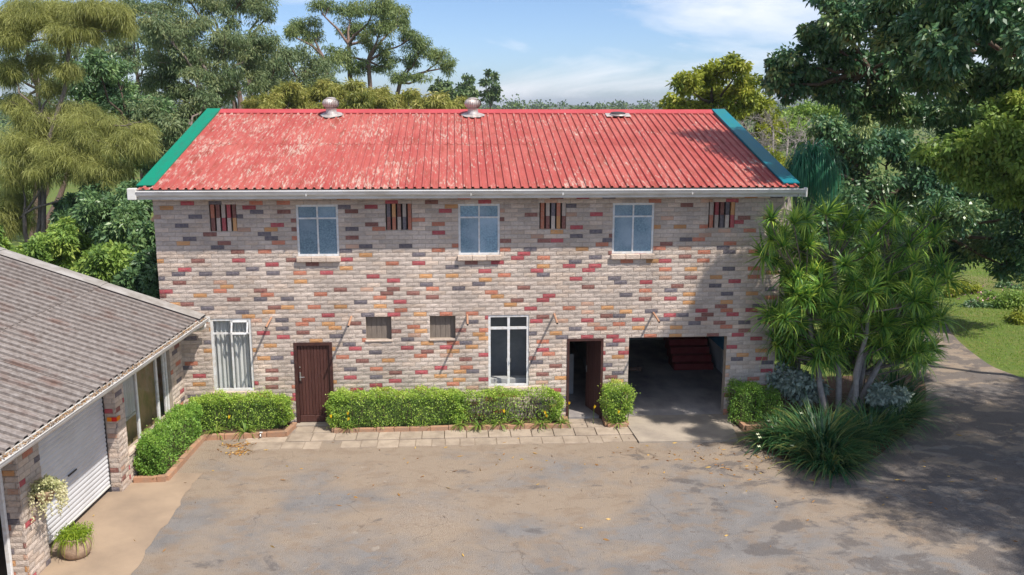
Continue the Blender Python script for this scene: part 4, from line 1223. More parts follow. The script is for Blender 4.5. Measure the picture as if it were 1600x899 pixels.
tree('eucalyptus_tree', 'grey green eucalyptus filling the gap behind the casuarina at the far left', 'tree', 30.0, (40, 300),
     [(20, 30, 40, 28), (75, 20, 40, 26), (130, 40, 36, 26), (45, 75, 40, 24), (100, 80, 40, 26), (155, 75, 34, 24), (15, 110, 34, 22), (70, 120, 36, 20), (125, 120, 34, 20), (185, 60, 28, 24), (205, 100, 26, 20), (30, 160, 40, 20), (90, 165, 40, 22)],
     lf_euc, bark_red, 109, nleaf=1100, nsub=16, ll=0.24, lw=0.05, droop=0.5, forks=[(60, 140, 0), (105, 120, .5), (160, 130, .5)], r0=0.22, sub=0.34, twigs=3)
tree('eucalyptus_tree', 'slender eucalyptus between the casuarina and the roof left end', 'tree', 36.0, (215, 260),
     [(180, 25, 26, 20), (215, 45, 28, 22), (195, 80, 30, 22), (235, 90, 28, 20), (225, 130, 32, 20), (265, 115, 28, 22), (205, 10, 26, 16), (250, 150, 34, 20), (420, 130, 26, 18), (400, 105, 26, 20), (430, 100, 18, 16)],
     lf_euc, bark_red, 110, nleaf=1000, nsub=14, ll=0.26, lw=0.055, droop=0.5, forks=[(215, 120, 0), (240, 140, 0), (410, 150, 0)], r0=0.2, sub=0.36, twigs=3)
tree('bushy_tree', 'dense dark green bushy tree between the casuarina and the tall eucalyptus', 'tree', 20.0, (200, 280),
     [(130, 125, 42, 34), (165, 150, 45, 34), (200, 185, 55, 40), (250, 195, 45, 40), (225, 230, 50, 30), (275, 230, 40, 40), (180, 110, 26, 22), (155, 100, 30, 25), (255, 260, 40, 40)],
     lf_dark, bark_dark, 104, nleaf=3600, nsub=16, ll=0.2, lw=0.085, droop=0.25, r0=0.2, sub=0.36, forks=[(205, 230, 0), (235, 225, 0)])
tree('bushy_tree', 'olive grey bushy tree standing against the left end of the red roof', 'tree', 17.5, (300, 250),
     [(300, 175, 34, 28), (265, 205, 36, 28), (235, 175, 32, 26), (325, 150, 26, 22), (250, 235, 34, 26)],
     lf_euc, bark_grey, 105, nleaf=1300, nsub=12, ll=0.2, lw=0.055, droop=0.4, r0=0.15, forks=[(290, 205, 0)])
under = [(90, 375, 55, 42, lf_mid), (150, 330, 55, 50, lf_dark), (205, 360, 55, 60, lf_dark), (170, 410, 60, 40, lf_mid), (225, 430, 45, 45, lf_dark), (110, 330, 30, 30, lf_dark), (200, 310, 45, 30, lf_dark), (35, 405, 35, 25, lf_mid), (-15, 385, 30, 45, lf_mid)]
ULAB = ['bright mid green shrub above the outbuilding roof by the pale trunk', 'dark shrub under the casuarina foliage', 'tall dark shrub close to the left corner of the brick building', 'leafy green shrub low behind the outbuilding roof edge',
        'dark shrub touching the left wall corner above the outbuilding flashing', 'small dark shrub right of the pale casuarina trunk', 'dark shrub just below the left end of the gutter', 'low green shrub left of the pale casuarina trunk', 'green shrub cut by the left edge above the grey roof']
for i, (u, v, a, b, m_) in enumerate(under):
    Yu = [9, 11, 7.5, 6, 4.5, 13, 10, 12, 11][i]
    tree('shrub', ULAB[i], 'shrub', Yu, (u, v + b), [(u, v, a * .7, b * .7), (u - a * .5, v + b * .3, a * .55, b * .6), (u + a * .5, v + b * .25, a * .55, b * .6), (u + a * .1, v - b * .45, a * .5, b * .45), (u, v + b * .8, a * .8, b * .6)],
         m_, bark_dark, 120 + i, nleaf=1500, nsub=12, ll=0.17, lw=0.075, droop=0.25, r0=0.07, sub=0.36, zbase=-0.1, group='shrubs behind the outbuilding')
tree('eucalyptus_tree', 'tall eucalyptus with several bare forked stems above the middle of the roof ridge', 'tree', 44.0, (570, 175),
     [(500, 8, 20, 14), (545, 18, 28, 18), (590, 8, 30, 18), (615, 20, 24, 20), (555, 45, 26, 16), (595, 40, 26, 18), (628, 30, 12, 18), (475, 42, 26, 18), (455, 45, 12, 14), (490, 55, 18, 10), (640, 55, 22, 16), (655, 75, 24, 18), (640, 95, 18, 12), (690, 88, 20, 18), (702, 105, 12, 12), (600, 75, 14, 16), (575, 60, 12, 20), (530, 85, 30, 20), (565, 105, 26, 12), (600, 100, 24, 14), (625, 118, 20, 10), (660, 120, 16, 8)],
     lf_euc2, bark_red, 106, nleaf=1500, nsub=14, ll=0.24, lw=0.05, droop=0.5, forks=[(545, 70, 0), (505, 90, 1), (575, 95, -.6), (625, 130, .6), (560, 130, 0)], r0=0.26, sub=0.42, twigs=3, grow=1.12)
tree('eucalyptus_tree', 'shorter dense grey green eucalyptus left of the forked one', 'tree', 40.0, (470, 175),
     [(445, 85, 22, 18), (480, 95, 28, 24), (440, 115, 30, 24), (500, 115, 28, 22), (465, 135, 38, 18), (415, 105, 24, 26), (520, 130, 20, 16), (400, 130, 20, 16)],
     lf_euc, bark_red, 107, nleaf=2000, nsub=16, ll=0.25, lw=0.06, droop=0.45, forks=[(465, 130, 0), (440, 135, 0)], r0=0.2, sub=0.38, grow=1.2)
bam = [(410, 158, 30, 16), (450, 146, 34, 24), (500, 142, 36, 26), (545, 142, 34, 26), (590, 150, 34, 22), (635, 155, 30, 20), (680, 158, 30, 18), (720, 163, 24, 14)]
BLAB = ['bamboo clump at the left end of the row behind the ridge', 'bamboo clump left of the first roof ventilator', 'bamboo clump right behind the first roof ventilator', 'yellow green bamboo clump right of the first roof ventilator',
        'bamboo clump under the forked eucalyptus, centre of the row', 'bamboo clump in the row below the right eucalyptus branches', 'low bamboo clump left of the second roof ventilator', 'lowest bamboo clump just left of the second roof ventilator']
for i, (u, v, a, b) in enumerate(bam):
    Yb = 30 + (i % 3) * 2
    tree('bamboo_clump', BLAB[i], 'bamboo', Yb, (u, 185), [(u, v, a * .8, b * .7), (u - a * .5, v + b * .3, a * .6, b * .6), (u + a * .5, v + b * .25, a * .6, b * .6), (u + a * .2, v - b * .4, a * .5, b * .45), (u, v + b, a, b * .6), (u - a * .2, v + b * 1.8, a, b * .8)],
         lf_bam, bark_grey, 140 + i, nleaf=1300, nsub=14, ll=0.3, lw=0.055, droop=0.5, r0=0.09, sub=0.36, group='bamboo row behind the roof', forks=[(u - 8, v + b, 0), (u + 6, v + b * .8, .3), (u, v + b * .9, -.3)])
for i, (u, v, Yd, a, b, lab) in enumerate([(690, 138, 120, 22, 14, 'slender wispy far tree nearest the forked eucalyptus'), (730, 135, 125, 20, 16, 'wispy far tree behind the second ventilator'), (766, 130, 130, 18, 18, 'tallest wispy far tree at the right end of the thin trees'), (712, 150, 110, 40, 10, 'low blue green far tree left of the second ventilator')]):
    tree('far_tree', lab, 'tree', Yd, (u, 170), [(u - a * .4, v, a * .5, b * .4), (u + a * .3, v - b * .6, a * .4, b * .4), (u + a * .4, v + b * .4, a * .5, b * .4), (u - a * .2, v - b * .9, a * .25, b * .3), (u, v + b, a, b * .5)],
         lf_far, bark_grey, 160 + i, nleaf=260, nsub=8, ll=0.6, lw=0.3, droop=0.3, r0=0.25, sub=0.4, zbase=-2, group='thin far trees')
# far wood: a mass of crowns nobody could count
rng = np.random.default_rng(77)
Pf, Df, Tf = [], [], []
for k in range(330):
    Yk = rng.uniform(110, 420) if k < 230 else rng.uniform(420, 1100)
    uu = rng.uniform(-150, 1500)
    r = rng.uniform(2.6, 5.0) * (1 if Yk < 420 else 1.8)
    c = at(uu, 165, Yk); c[2] = -2.2 + rng.uniform(0.5, 1.0) * min(8.5, 5 + Yk * 0.007)
    if 800 < uu < 1040 and Yk < 260: c[2] -= 2.6
    p, d, ti = puff_points(rng, [c], [(r * 1.25, r, r * 0.9)], 7, 170, 0.5, 0.4)
    Pf.append(p); Df.append(d); Tf.append(ti + rng.normal() * 0.12)
Pf = np.concatenate(Pf); Df = np.concatenate(Df); Tf = np.concatenate(Tf)
scf = np.clip((Pf[:, 1] + 20) / 300, 0.5, 2.6)
fo = leaves('far_wood', Pf, unit(Df + rng.normal(size=Df.shape) * .4), 0.9 * scf, 0.7 * scf, Tf, lf_far, None, 'stuff', 0.1, rng)
fo['label'] = 'far belt of green woodland along the horizon'; fo['category'] = 'woodland'
# hills on the horizon
hb = MB(); NH = 90
for i in range(NH + 1):
    a = math.radians(-55 + 110 * i / NH)
    for (r, zf) in ((1900, 0.0), (2500, 0.75), (3200, 1.0), (4200, 0.7)):
        h = (16 + 10 * math.sin(i * 0.21 + 1) + 7 * math.sin(i * 0.53) + 4 * math.sin(i * 1.3)) * zf
        hb.v.append((7 + r * math.sin(a), -21 + r * math.cos(a), -3 + h))
for i in range(NH):
    for j in range(3):
        a = i * 4 + j; hb.f.append((a, a + 4, a + 5, a + 1)); hb.m.append(0)
tag(hb.build('hills', hill_mat, smooth=True), kind='structure')

# ------------------------------------------------------------------ trees on the right
tree('round_tree', 'yellow green round crowned tree behind the right end of the roof', 'tree', 20.0, (1115, 190),
     [(1075, 130, 30, 26), (1110, 110, 34, 24), (1150, 105, 30, 22), (1165, 135, 32, 26), (1120, 145, 40, 24), (1060, 160, 30, 18), (1140, 165, 46, 22), (1185, 165, 28, 26), (1090, 170, 34, 16), (1205, 195, 26, 24), (1190, 215, 30, 26)],
     lf_yel, bark_dark, 201, nleaf=1500, nsub=14, ll=0.2, lw=0.10, droop=0.2, r0=0.2, sub=0.34, forks=[(1115, 165, 0), (1140, 160, .4)], twigs=4)
# leafless grey bush behind the teal flashing
bb = empty('bare_bush', at(1205, 300, 12.0) * np.array([1, 1, 0])); tag(bb, 'tangle of bare grey branches behind the teal roof flashing', 'bush')
bm = MB(); rb = random.Random(55); root = Vector(bb.location)


def twig(p, d, l, r, lev):
    q_ = p + d * l
    pts = limb(bm, p, q_, r, r * 0.6, rb, 4 if lev else 5, 0, 3, 0.12)
    if lev >= 4: return
    for k in range(3 if lev < 3 else 2):
        nd = (d + Vector((rb.uniform(-1, 1), rb.uniform(-1, 1), rb.uniform(-.75, .55)))).normalized()
        twig(Vector(pts[-1 - (k % 2)]), nd, l * rb.uniform(.6, .85), r * .62, lev + 1)


for kk in range(26):
    u = 1060 + 230 * kk / 25 + rb.uniform(-6, 6); v = rb.uniform(182, 232) + max(0, (u - 1150) * .12); Yb = rb.uniform(12.8, 16.5)
    p = Vector(at(u, v + 16, Yb)) - root
    limb(bm, (rb.uniform(-.8, .8), rb.uniform(-.4, .8), 0), p, 0.06, 0.04, rb, 5, 0.05, 4, 0.05)
    twig(p, Vector((rb.uniform(-.7, .7), rb.uniform(-.3, .3), .8)).normalized(), 0.42, 0.026, 0)
    twig(p, Vector((rb.uniform(-1, 1), rb.uniform(-.5, .2), .3)).normalized(), 0.42, 0.026, 0)
bm.build('branches', bark_pale, bb)
tree('leafy_tree', 'mid green tree seen through the bare branches between roof end and dark crown', 'tree', 24.0, (1250, 230), [(1230, 195, 34, 24), (1270, 185, 34, 24), (1300, 195, 34, 26), (1250, 215, 40, 26), (1290, 225, 36, 26), (1210, 215, 30, 22), (1320, 170, 26, 20), (1250, 172, 24, 16)], lf_mid, bark_dark, 207, nleaf=1300, nsub=14, ll=.2, lw=.09, r0=.15, grow=1.1)
tree('shrub', 'yellow leaved shrub low behind the teal roof flashing beside the weeping plant', 'shrub', 12.0, (1215, 290), [(1215, 255, 26, 20), (1190, 250, 22, 24), (1240, 262, 20, 18), (1165, 235, 24, 18), (1225, 280, 24, 20)], lf_yel, bark_dark, 203, nleaf=700, ll=0.16, lw=0.08, r0=0.06, nsub=10)
tree('shade_tree', 'huge dark evergreen tree overhanging the drive at upper right', 'tree', 1.5, (1760, 620),
     [(1225, 100, 42, 28, 0), (1262, 118, 42, 28, .3), (1215, 128, 26, 22, 0), (1240, 140, 30, 20, .2), (1290, 60, 52, 36, 0), (1330, 30, 55, 40, -1.5), (1395, 60, 60, 45, -2.5), (1320, 95, 55, 36, .4), (1460, 40, 60, 45, -4.5), (1540, 50, 65, 50, -3.5), (1380, 120, 60, 40, .3), (1450, 110, 60, 45, -2.5), (1530, 130, 60, 45, -1), (1600, 100, 60, 60, -2), (1300, 140, 45, 28, .3),
      (1420, 170, 55, 38, .6), (1350, 170, 50, 34, .5), (1490, 180, 50, 40, 0.6), (1310, 5, 60, 34, -1), (1400, -10, 70, 40, -3), (1500, -20, 80, 50, -5), (1600, 0, 80, 60, -4), (1290, -45, 70, 40, 0), (1370, -60, 80, 40, -.5), (1450, -70, 80, 50, -2),
      (1660, 150, 80, 80, 0), (1720, 40, 90, 90, 0), (1680, 260, 80, 70, -1), (1560, 10, 60, 50, -6), (1640, 60, 70, 60, -7), (1470, 75, 50, 40, -5.5), (1560, 170, 60, 40, 1)],
     lf_ever, bark_dark, 204, nleaf=3300, nsub=20, ll=0.14, lw=0.07, droop=0.35, r0=0.19, sub=0.32, forks=[(1720, 330, 0), (1700, 200, 0), (1640, 120, 0), (1560, 90, -1), (1450, 60, -1.5), (1360, 110, 0)], twigs=4, zbase=-0.2, chain=True)
tree('leafy_tree', 'leafy tree coloured lighter for sunlight, below the dark crown at right', 'tree', -1.0, (1730, 620),
     [(1560, 215, 70, 40, 0), (1510, 235, 55, 34, .2), (1600, 245, 60, 40, -.4), (1540, 275, 60, 30, .3), (1480, 262, 36, 26, .5), (1610, 190, 50, 40, 0), (1575, 170, 50, 30, .3), (1640, 300, 60, 40, 0), (1585, 300, 50, 30, .6), (1450, 240, 30, 20, .6)],
     lf_mid, bark_dark, 206, nleaf=2200, nsub=20, ll=0.13, lw=0.07, droop=0.35, r0=0.12, sub=0.34, forks=[(1680, 340, 0), (1630, 260, 0)], twigs=3, chain=True)  # sunlight on this foliage is put into its lighter leaf colour
tree('shade_tree', 'broad tree standing behind the weeping plant with dark leaves reaching the drive', 'tree', 9.0, (1400, 480),
     [(1330, 215, 50, 40), (1390, 235, 60, 45), (1450, 265, 60, 45), (1340, 275, 60, 45), (1410, 305, 60, 45), (1480, 335, 60, 45), (1550, 330, 65, 45), (1540, 390, 60, 40), (1600, 380, 60, 50), (1480, 395, 50, 36), (1590, 410, 50, 34), (1420, 375, 50, 45), (1360, 345, 55, 50), (1310, 330, 50, 50), (1500, 290, 50, 40), (1570, 290, 60, 45), (1300, 250, 40, 40), (1620, 320, 50, 60), (1440, 425, 40, 24), (1280, 300, 36, 40), (1260, 255, 24, 30), (1290, 200, 30, 26), (1270, 360, 36, 40), (1330, 400, 40, 40), (1400, 430, 50, 36)],
     lf_ever, bark_dark, 205, nleaf=2900, nsub=18, ll=0.16, lw=0.08, droop=0.35, r0=0.2, sub=0.36, forks=[(1400, 400, 0), (1460, 350, 0), (1380, 310, 0)], twigs=3, zbase=-0.1)
# the same kind of tree beyond the right edge, whose shade lies over the corner of the yard
# overhanging crown towards the camera that shades the right end of the roof, wall and yard
def shade_crown(name, label, root, clumps, seed, leafm=lf_ever, n=1500):
    rnd = random.Random(seed); rng = np.random.default_rng(seed)
    t = empty(name, root); tag(t, label, 'tree')
    mb = MB(); R = Vector(root)
    f = Vector((0, 0, 4.2)); limb(mb, (0, 0, -.2), f, 0.4, 0.28, rnd, 9, 0, 5, .02)
    P, D, T = [], [], []
    for (x, y, z, r) in clumps:
        c = Vector((x, y, z)) - R
        pts = limb(mb, f, c, 0.17, 0.05, rnd, 6, .05, 5, .04)
        p, d, ti = puff_points(rng, [tuple(c)], [(r, r, r * .75)], 14, n * r * r / 2, .36)
        P.append(p); D.append(d); T.append(ti)
        for j in range(3): limb(mb, pts[-2], c + Vector(unit(rng.normal(size=(1, 3)))[0]) * r * .7, .05, .012, rnd, 4, .04, 3, .06)
    mb.build('trunk', bark_dark, t, smooth=True)
    P = np.concatenate(P); D = np.concatenate(D); T = np.concatenate(T)
    ax = unit(D * .65 + rng.normal(size=D.shape) * .35 + np.array([0, 0, -.35]))
    leaves('crown', P, ax, 0.15 * rng.uniform(.6, 1.3, len(P)), 0.075 * rng.uniform(.7, 1.3, len(P)), T, leafm, t, bend=.15, rng=rng)


shade_crown('shade_tree', 'dark evergreen tree beyond the right edge casting shade across the yard corner', (24.0, -7.5, 0),
            [(21.5, -5.5, 8.6, 1.7), (23.5, -7.0, 8.4, 1.8), (23.0, -3.2, 9.0, 1.8), (25.5, -4.0, 9.0, 2.0), (27.5, -6.5, 10.0, 2.2), (28, -3.0, 9.5, 2.2), (24.8, -12.5, 9.6, 2.0), (20.2, -8.6, 10.4, 1.6), (20.3, -6.5, 9.2, 2.0), (22.5, -7.5, 10.5, 2.3), (21.2, -9.5, 9.3, 1.9), (24.5, -5.5, 9.8, 2.4), (23.2, -10.5, 9.8, 2.1), (25.5, -8.5, 11.0, 2.5), (19.6, -4.2, 9.8, 1.6), (22.0, -4.2, 10.8, 2.0), (21.8, -11.8, 8.6, 1.5), (26.5, -11, 9.5, 2.2), (19.0, -7.8, 8.6, 1.2)], 301, n=2300)

# ------------------------------------------------------------------ rosette plants, clumps, hedges
def blade_mesh(name, rng, n, length, width, m, rise=(0.2, 1.2), curl=1.2, segs=4, spread=1.0, base_r=0.02, lv=(0.7, 1.15)):
    """arching strap leaves from one crown"""
    V = []; F = []; T = []
    for k in range(n):
        az = rng.uniform(0, 2 * math.pi); el = rng.uniform(*rise)
        l = length * rng.uniform(*lv); w = width * rng.uniform(0.8, 1.2)
        dx, dy = math.cos(az), math.sin(az)
        p = np.array([dx * base_r * rng.uniform(0, 1), dy * base_r * rng.uniform(0, 1), 0.0]); e = el
        side = np.array([-dy, dx, 0.0])
        t = rng.uniform(0, 1); n0 = len(V)
        for i in range(segs + 1):
            f = i / segs
            ww = w * (0.55 + 0.45 * math.sin(math.pi * min(1, f + 0.25))) * (1 - f ** 3) + 0.001
            V += [tuple(p - side * ww / 2), tuple(p + side * ww / 2)]; T += [t, t]
            st = l / segs
            p = p + np.array([dx * math.cos(e) * spread, dy * math.cos(e) * spread, math.sin(e)]) * st
            e -= curl / segs * rng.uniform(0.7, 1.3)
            if e < -1.5: e = -1.5
        for i in range(segs):
            a = n0 + 2 * i; F.append((a, a + 1, a + 3, a + 2))
    me = bpy.data.meshes.new(name); me.from_pydata(V, [], F); me.materials.append(m)
    a_ = me.attributes.new('tint', 'FLOAT', 'POINT'); a_.data.foreach_set('value', np.array(T, np.float32))
    return me


rng = np.random.default_rng(5)
ros = [blade_mesh('rosette', rng, nn_, ln2, 0.037, lf_drac, (lo2, 1.5), cu2, 4, 1.0, 0.03, (0.55, 1.15)) for (nn_, ln2, lo2, cu2) in ((95, .52, -.6, .7), (80, .60, -.9, 1.1), (110, .48, -.3, .9), (70, .56, -1.1, .6), (90, .62, -.4, 1.5), (60, .44, .1, .5))]
dr = empty('dracaena', (16.2, -0.45, 0)); tag(dr, 'tall multi stemmed dracaena with spiky leaf rosettes at the right corner of the building', 'tree')
rd_ = random.Random(4)
# stems with a few bends, rosettes in a crown that the photo shows as wide as tall
stems = []
for (bx, by, tx, ty, tz) in ((-0.15, -.15, -.9, .0, 3.4), (0.1, -.1, -.2, .1, 4.0), (0.35, 0.1, .8, -.1, 3.6), (.45, -.15, 1.6, .1, 3.0), (.6, .1, 1.2, .5, 3.9), (.0, .2, -.6, .5, 2.7), (.3, -.2, .4, -.6, 2.9)):
    m_ = MB(); P0 = Vector((bx, by, -.1)); P1 = Vector((tx, ty, tz))
    pts = limb(m_, P0, P1, 0.085, 0.045, rd_, 8, -.02, 6, .02)
    stems.append(pts); m_.build('stem', bark_pale, dr, smooth=True)
rpos = []
for (u, v) in [(1205, 345), (1240, 350), (1290, 335), (1345, 345), (1400, 335), (1225, 385), (1215, 410), (1262, 385), (1310, 380), (1360, 395), (1420, 385), (1440, 350), (1195, 400), (1235, 425), (1270, 430), (1285, 450), (1330, 440), (1355, 455), (1385, 445), (1430, 410), (1450, 430), (1470, 415),
               (1200, 495), (1225, 500), (1262, 470), (1300, 480), (1310, 510), (1345, 505), (1390, 500), (1430, 470), (1460, 450), (1250, 520), (1275, 560), (1320, 545), (1365, 540), (1410, 530), (1440, 500), (1425, 545), (1235, 545), (1370, 420), (1320, 415), (1240, 460), (1405, 455), (1455, 545), (1470, 500), (1260, 345), (1320, 345), (1375, 360), (1480, 440), (1420, 440), (1300, 535), (1370, 475), (1215, 540), (1205, 375)]:
    yy = rd_.uniform(-1.3, 0.9)
    rpos.append(at(u, v, yy - .45))
for _ in range(55):
    u, v = rd_.uniform(1225, 1450), rd_.uniform(345, 575); rpos.append(at(u, v, rd_.uniform(.3, 1.7)))
for _ in range(40):
    u, v = rd_.uniform(1225, 1450), rd_.uniform(430, 560); rpos.append(at(u, v, rd_.uniform(-1.5, -.5)))
for _ in range(80):
    u, v = rd_.uniform(1212, 1462), rd_.uniform(335, 560); rpos.append(at(u, v, rd_.uniform(-.9, 1.3)))
for i, p in enumerate(rpos):
    tw = MB()
    q_ = Vector(p) - Vector(dr.location)
    link('rosette', ros[rd_.randrange(6)], dr, q_, (rd_.uniform(-.6, .6), rd_.uniform(-.6, .6), rd_.uniform(0, 6.28)), [rd_.uniform(.85, 1.35)] * 3)
    s_ = min((pp for st in stems for pp in st[2:]), key=lambda pp: (pp - q_).length + max(0, pp.z - q_.z + .2) * 2)
    limb(tw, s_, q_ - Vector((0, 0, .02)), 0.022, 0.014, rd_, 5, -.06, 3, .03); tw.build('branch', bark_grey, dr, smooth=True)
# weeping ponytail plant
pl = empty('ponytail_palm', (15.95, 1.4, 0)); tag(pl, 'weeping plant with long drooping dark green strands beside the right gutter end', 'plant')
m_ = MB(); limb(m_, (0, 0, -.1), (0.1, 0, 6.2), .16, .1, rd_, 8, 0, 6, .01); m_.build('trunk', bark_pale, pl, smooth=True)
pm_ = blade_mesh('head', np.random.default_rng(6), 460, 1.75, 0.026, lf_pony, (0.0, 1.5), 4.2, 8, 0.8, 0.07, (0.35, 1.2))
link('head', pm_, pl, (0.05, 0, 6.3), (0, 0, 0), (.85, .85, .95))
for dx, dz in ((-.28, -.15), (.35, -.25)):
    link('head', pm_, pl, (dx, -.1, 6.2 + dz), (0, 0, 1.7 + dx), (.7, .7, .85))
# strap-leaf clumps
def strap(name, label, x, y, n, length, width, m, seed, rise=(0.5, 1.5), curl=1.6, base_r=0.3, z=0.0, cat='plant', group=None):
    me = blade_mesh('leaf_blades', np.random.default_rng(seed), n, length, width, m, rise, curl, 5, 1.0, base_r)
    t = empty(name, (x, y, z)); tag(t, label, cat, group)
    link('leaf_blades', me, t)
    return t


strap('strap_leaf_clump', 'large dark strap leaved clump in front of the dracaena stems', 15.15, -2.35, 800, 1.2, 0.046, lf_strap, 61, (0.7, 1.52), 1.55, 0.75)
strap('strap_leaf_clump', 'dark strap leaved clump at left of the big clump by the apron corner', 14.3, -2.0, 300, 0.95, 0.042, lf_strap, 62, (0.5, 1.5), 1.8, 0.4)
strap('strap_leaf_clump', 'dark strap leaved clump nearest the camera with brown tips', 14.9, -3.25, 380, 1.0, 0.042, lf_strap, 63, (0.5, 1.5), 1.7, 0.5)
strap('strap_leaf_clump', 'dark strap leaved clump right of the dracaena beside the drive', 17.7, -0.6, 500, 1.25, 0.035, lf_strap, 64, (0.6, 1.5), 1.7, 0.5)
strap('strap_leaf_clump', 'dark strap leaved clump between the dracaena and the big clump', 16.6, -1.6, 420, 1.15, 0.035, lf_strap, 65, (0.6, 1.5), 1.7, 0.5)
strap('strap_leaf_clump', 'upright strap leaved clump furthest up the drive edge', 18.4, 0.8, 320, 1.2, 0.035, lf_strap, 66, (0.8, 1.5), 1.5, 0.4)
sheet('planting_bed', smooth_poly([(13.75, -0.05), (13.75, -1.3), (13.9, -2.3), (14.3, -3.2), (15.0, -3.5), (16.0, -3.0), (17.3, -1.7), (18.5, -0.5), (19.3, 0.9), (20.2, 2.9), (19, 3.2), (16, 3.0), (14.9, 2.6), (14.9, -0.05)], 4), 0.012, soil)
for i, (u, v, yy, lab) in enumerate([(1250, 598, -.35, 'pale silvery shrub left of the dracaena stems'), (1385, 612, -.9, 'pale silvery shrub right of the dracaena stems'), (1228, 582, .1, 'small silvery shrub against the wall corner')]):
    tree('silver_shrub', lab, 'shrub', yy, (u, v + 30), [(u, v, 26, 16, 0), (u + 22, v + 8, 22, 16, .1), (u - 16, v + 8, 18, 14, -.1), (u + 8, v + 24, 24, 14, 0)], lf_silver, bark_pale, 210 + i, nleaf=420, nsub=12, ll=0.13, lw=0.07, droop=.2, r0=.02, zbase=0, sub=.4)
# white flower heads over the clump
fl_m = MB()
for k in range(10):
    an = 2 * math.pi * k / 10
    fl_m.quad((0, 0, 0), (.03 * math.cos(an), .03 * math.sin(an), .02), (.05 * math.cos(an + .3), .05 * math.sin(an + .3), .012 + .03 * (k % 2)), (.03 * math.cos(an + .6), .03 * math.sin(an + .6), .02))
flm = fl_m.mesh('flower_head', petal_w)
for i, (u, v, yy) in enumerate([(1184, 680, -2.5), (1187, 685, -2.6), (1186, 699, -2.9), (1238, 698, -3.1), (1252, 647, -1.9), (1201, 659, -2.2)]):
    p = at(u, v, yy); fo_ = empty('white_flower', (p[0], p[1], 0)); tag(fo_, ['topmost white flower of the tight trio over the strap leaves', 'middle white flower of the tight trio over the strap leaves', 'lowest white flower of the trio over the strap leaves', 'lone white flower low in the middle of the strap leaves', 'highest white flower near the dracaena stems', 'white flower at the upper left of the strap leaves'][i], 'flower', 'white flowers over the strap leaves')
    link('flower_head', flm, fo_, (0, 0, p[2])); MB().tube([(0, 0.15, 0.05), (0, 0.05, p[2] * .6), (0, 0, p[2])], .006, 5).build('stalk', lf_strap, fo_)


def hedge(name, label, boxes, m, seed, n, leaf=0.042, core_m=None, loc=(0, 0, 0), rz=0, dens_top=1.0, thin=None):
    """clipped hedge: uneven leaf layer round a twiggy core; boxes in local coordinates"""
    rng = np.random.default_rng(seed); rnd = random.Random(seed)
    t = empty(name, loc, rz); tag(t, label, 'hedge' if 'hedge' in name else 'shrub')
    P = []; D = []; T = []
    vol = [(b[1] - b[0]) * (b[3] - b[2]) + (b[1] - b[0] + b[3] - b[2]) * (b[5] - b[4]) for b in boxes]; tot = sum(vol)
    mb = MB()
    for b, v in zip(boxes, vol):
        k = int(n * v / tot)
        lo = np.array(b[0::2], float); hi = np.array(b[1::2], float); c = (lo + hi) / 2; h = (hi - lo) / 2
        # points pushed to the surface of a rounded box
        d = rng.uniform(-1, 1, size=(k, 3)); j = rng.integers(0, 3, k)
        s_ = np.where(rng.uniform(size=k) < 0.5, -1, 1); s_[j == 2] = np.where(rng.uniform(size=(j == 2).sum()) < 0.85, 1, -1)
        d[np.arange(k), j] = s_
        e = np.sum(np.abs(d) ** 6, axis=1, keepdims=True) ** (1 / 6)
        d = d / e
        p = c + d * h
        bumps = 0.055 * np.sin(p[:, 0] * 6.3 + seed) * np.cos(p[:, 1] * 8 + p[:, 2] * 5) + 0.035 * np.sin(p[:, 0] * 17 + p[:, 2] * 15 + p[:, 1] * 11) + np.where(rng.uniform(size=k) < 0.06, rng.uniform(0.02, 0.09, k), 0)
        depth_ = rng.uniform(0, 1, k) ** 2 * 0.16
        nrm = unit(d ** 5 + 1e-6)
        p = p + nrm * (bumps - depth_)[:, None] + rng.normal(size=(k, 3)) * 0.012
        keep = p[:, 2] > 0.02
        if thin is not None: keep &= rng.uniform(size=k) < thin(p)
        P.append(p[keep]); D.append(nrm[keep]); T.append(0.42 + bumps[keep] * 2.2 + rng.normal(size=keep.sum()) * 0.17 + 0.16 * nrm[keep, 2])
        for q in range(int(14 * (b[1] - b[0] + b[3] - b[2]))):
            x_, y_ = rnd.uniform(b[0] + .1, b[1] - .1), rnd.uniform(b[2] + .1, b[3] - .1)
            limb(mb, (x_, y_, -.02), (x_ + rnd.uniform(-.18, .18), y_ + rnd.uniform(-.15, .15), b[5] - rnd.uniform(.05, .3)), .012, .005, rnd, 4, 0, 3, .06)
    mb.build('twigs', bark_dark, t)
    P = np.concatenate(P); D = np.concatenate(D); T = np.concatenate(T)
    ax = unit(D * .6 + rng.normal(size=D.shape) * .6 + np.array([0, 0, .15]))
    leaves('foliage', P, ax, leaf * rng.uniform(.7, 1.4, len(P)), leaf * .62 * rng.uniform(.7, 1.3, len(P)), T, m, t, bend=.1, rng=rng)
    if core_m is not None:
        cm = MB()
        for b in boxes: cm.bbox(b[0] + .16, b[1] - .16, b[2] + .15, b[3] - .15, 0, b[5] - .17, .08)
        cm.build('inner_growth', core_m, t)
    return t


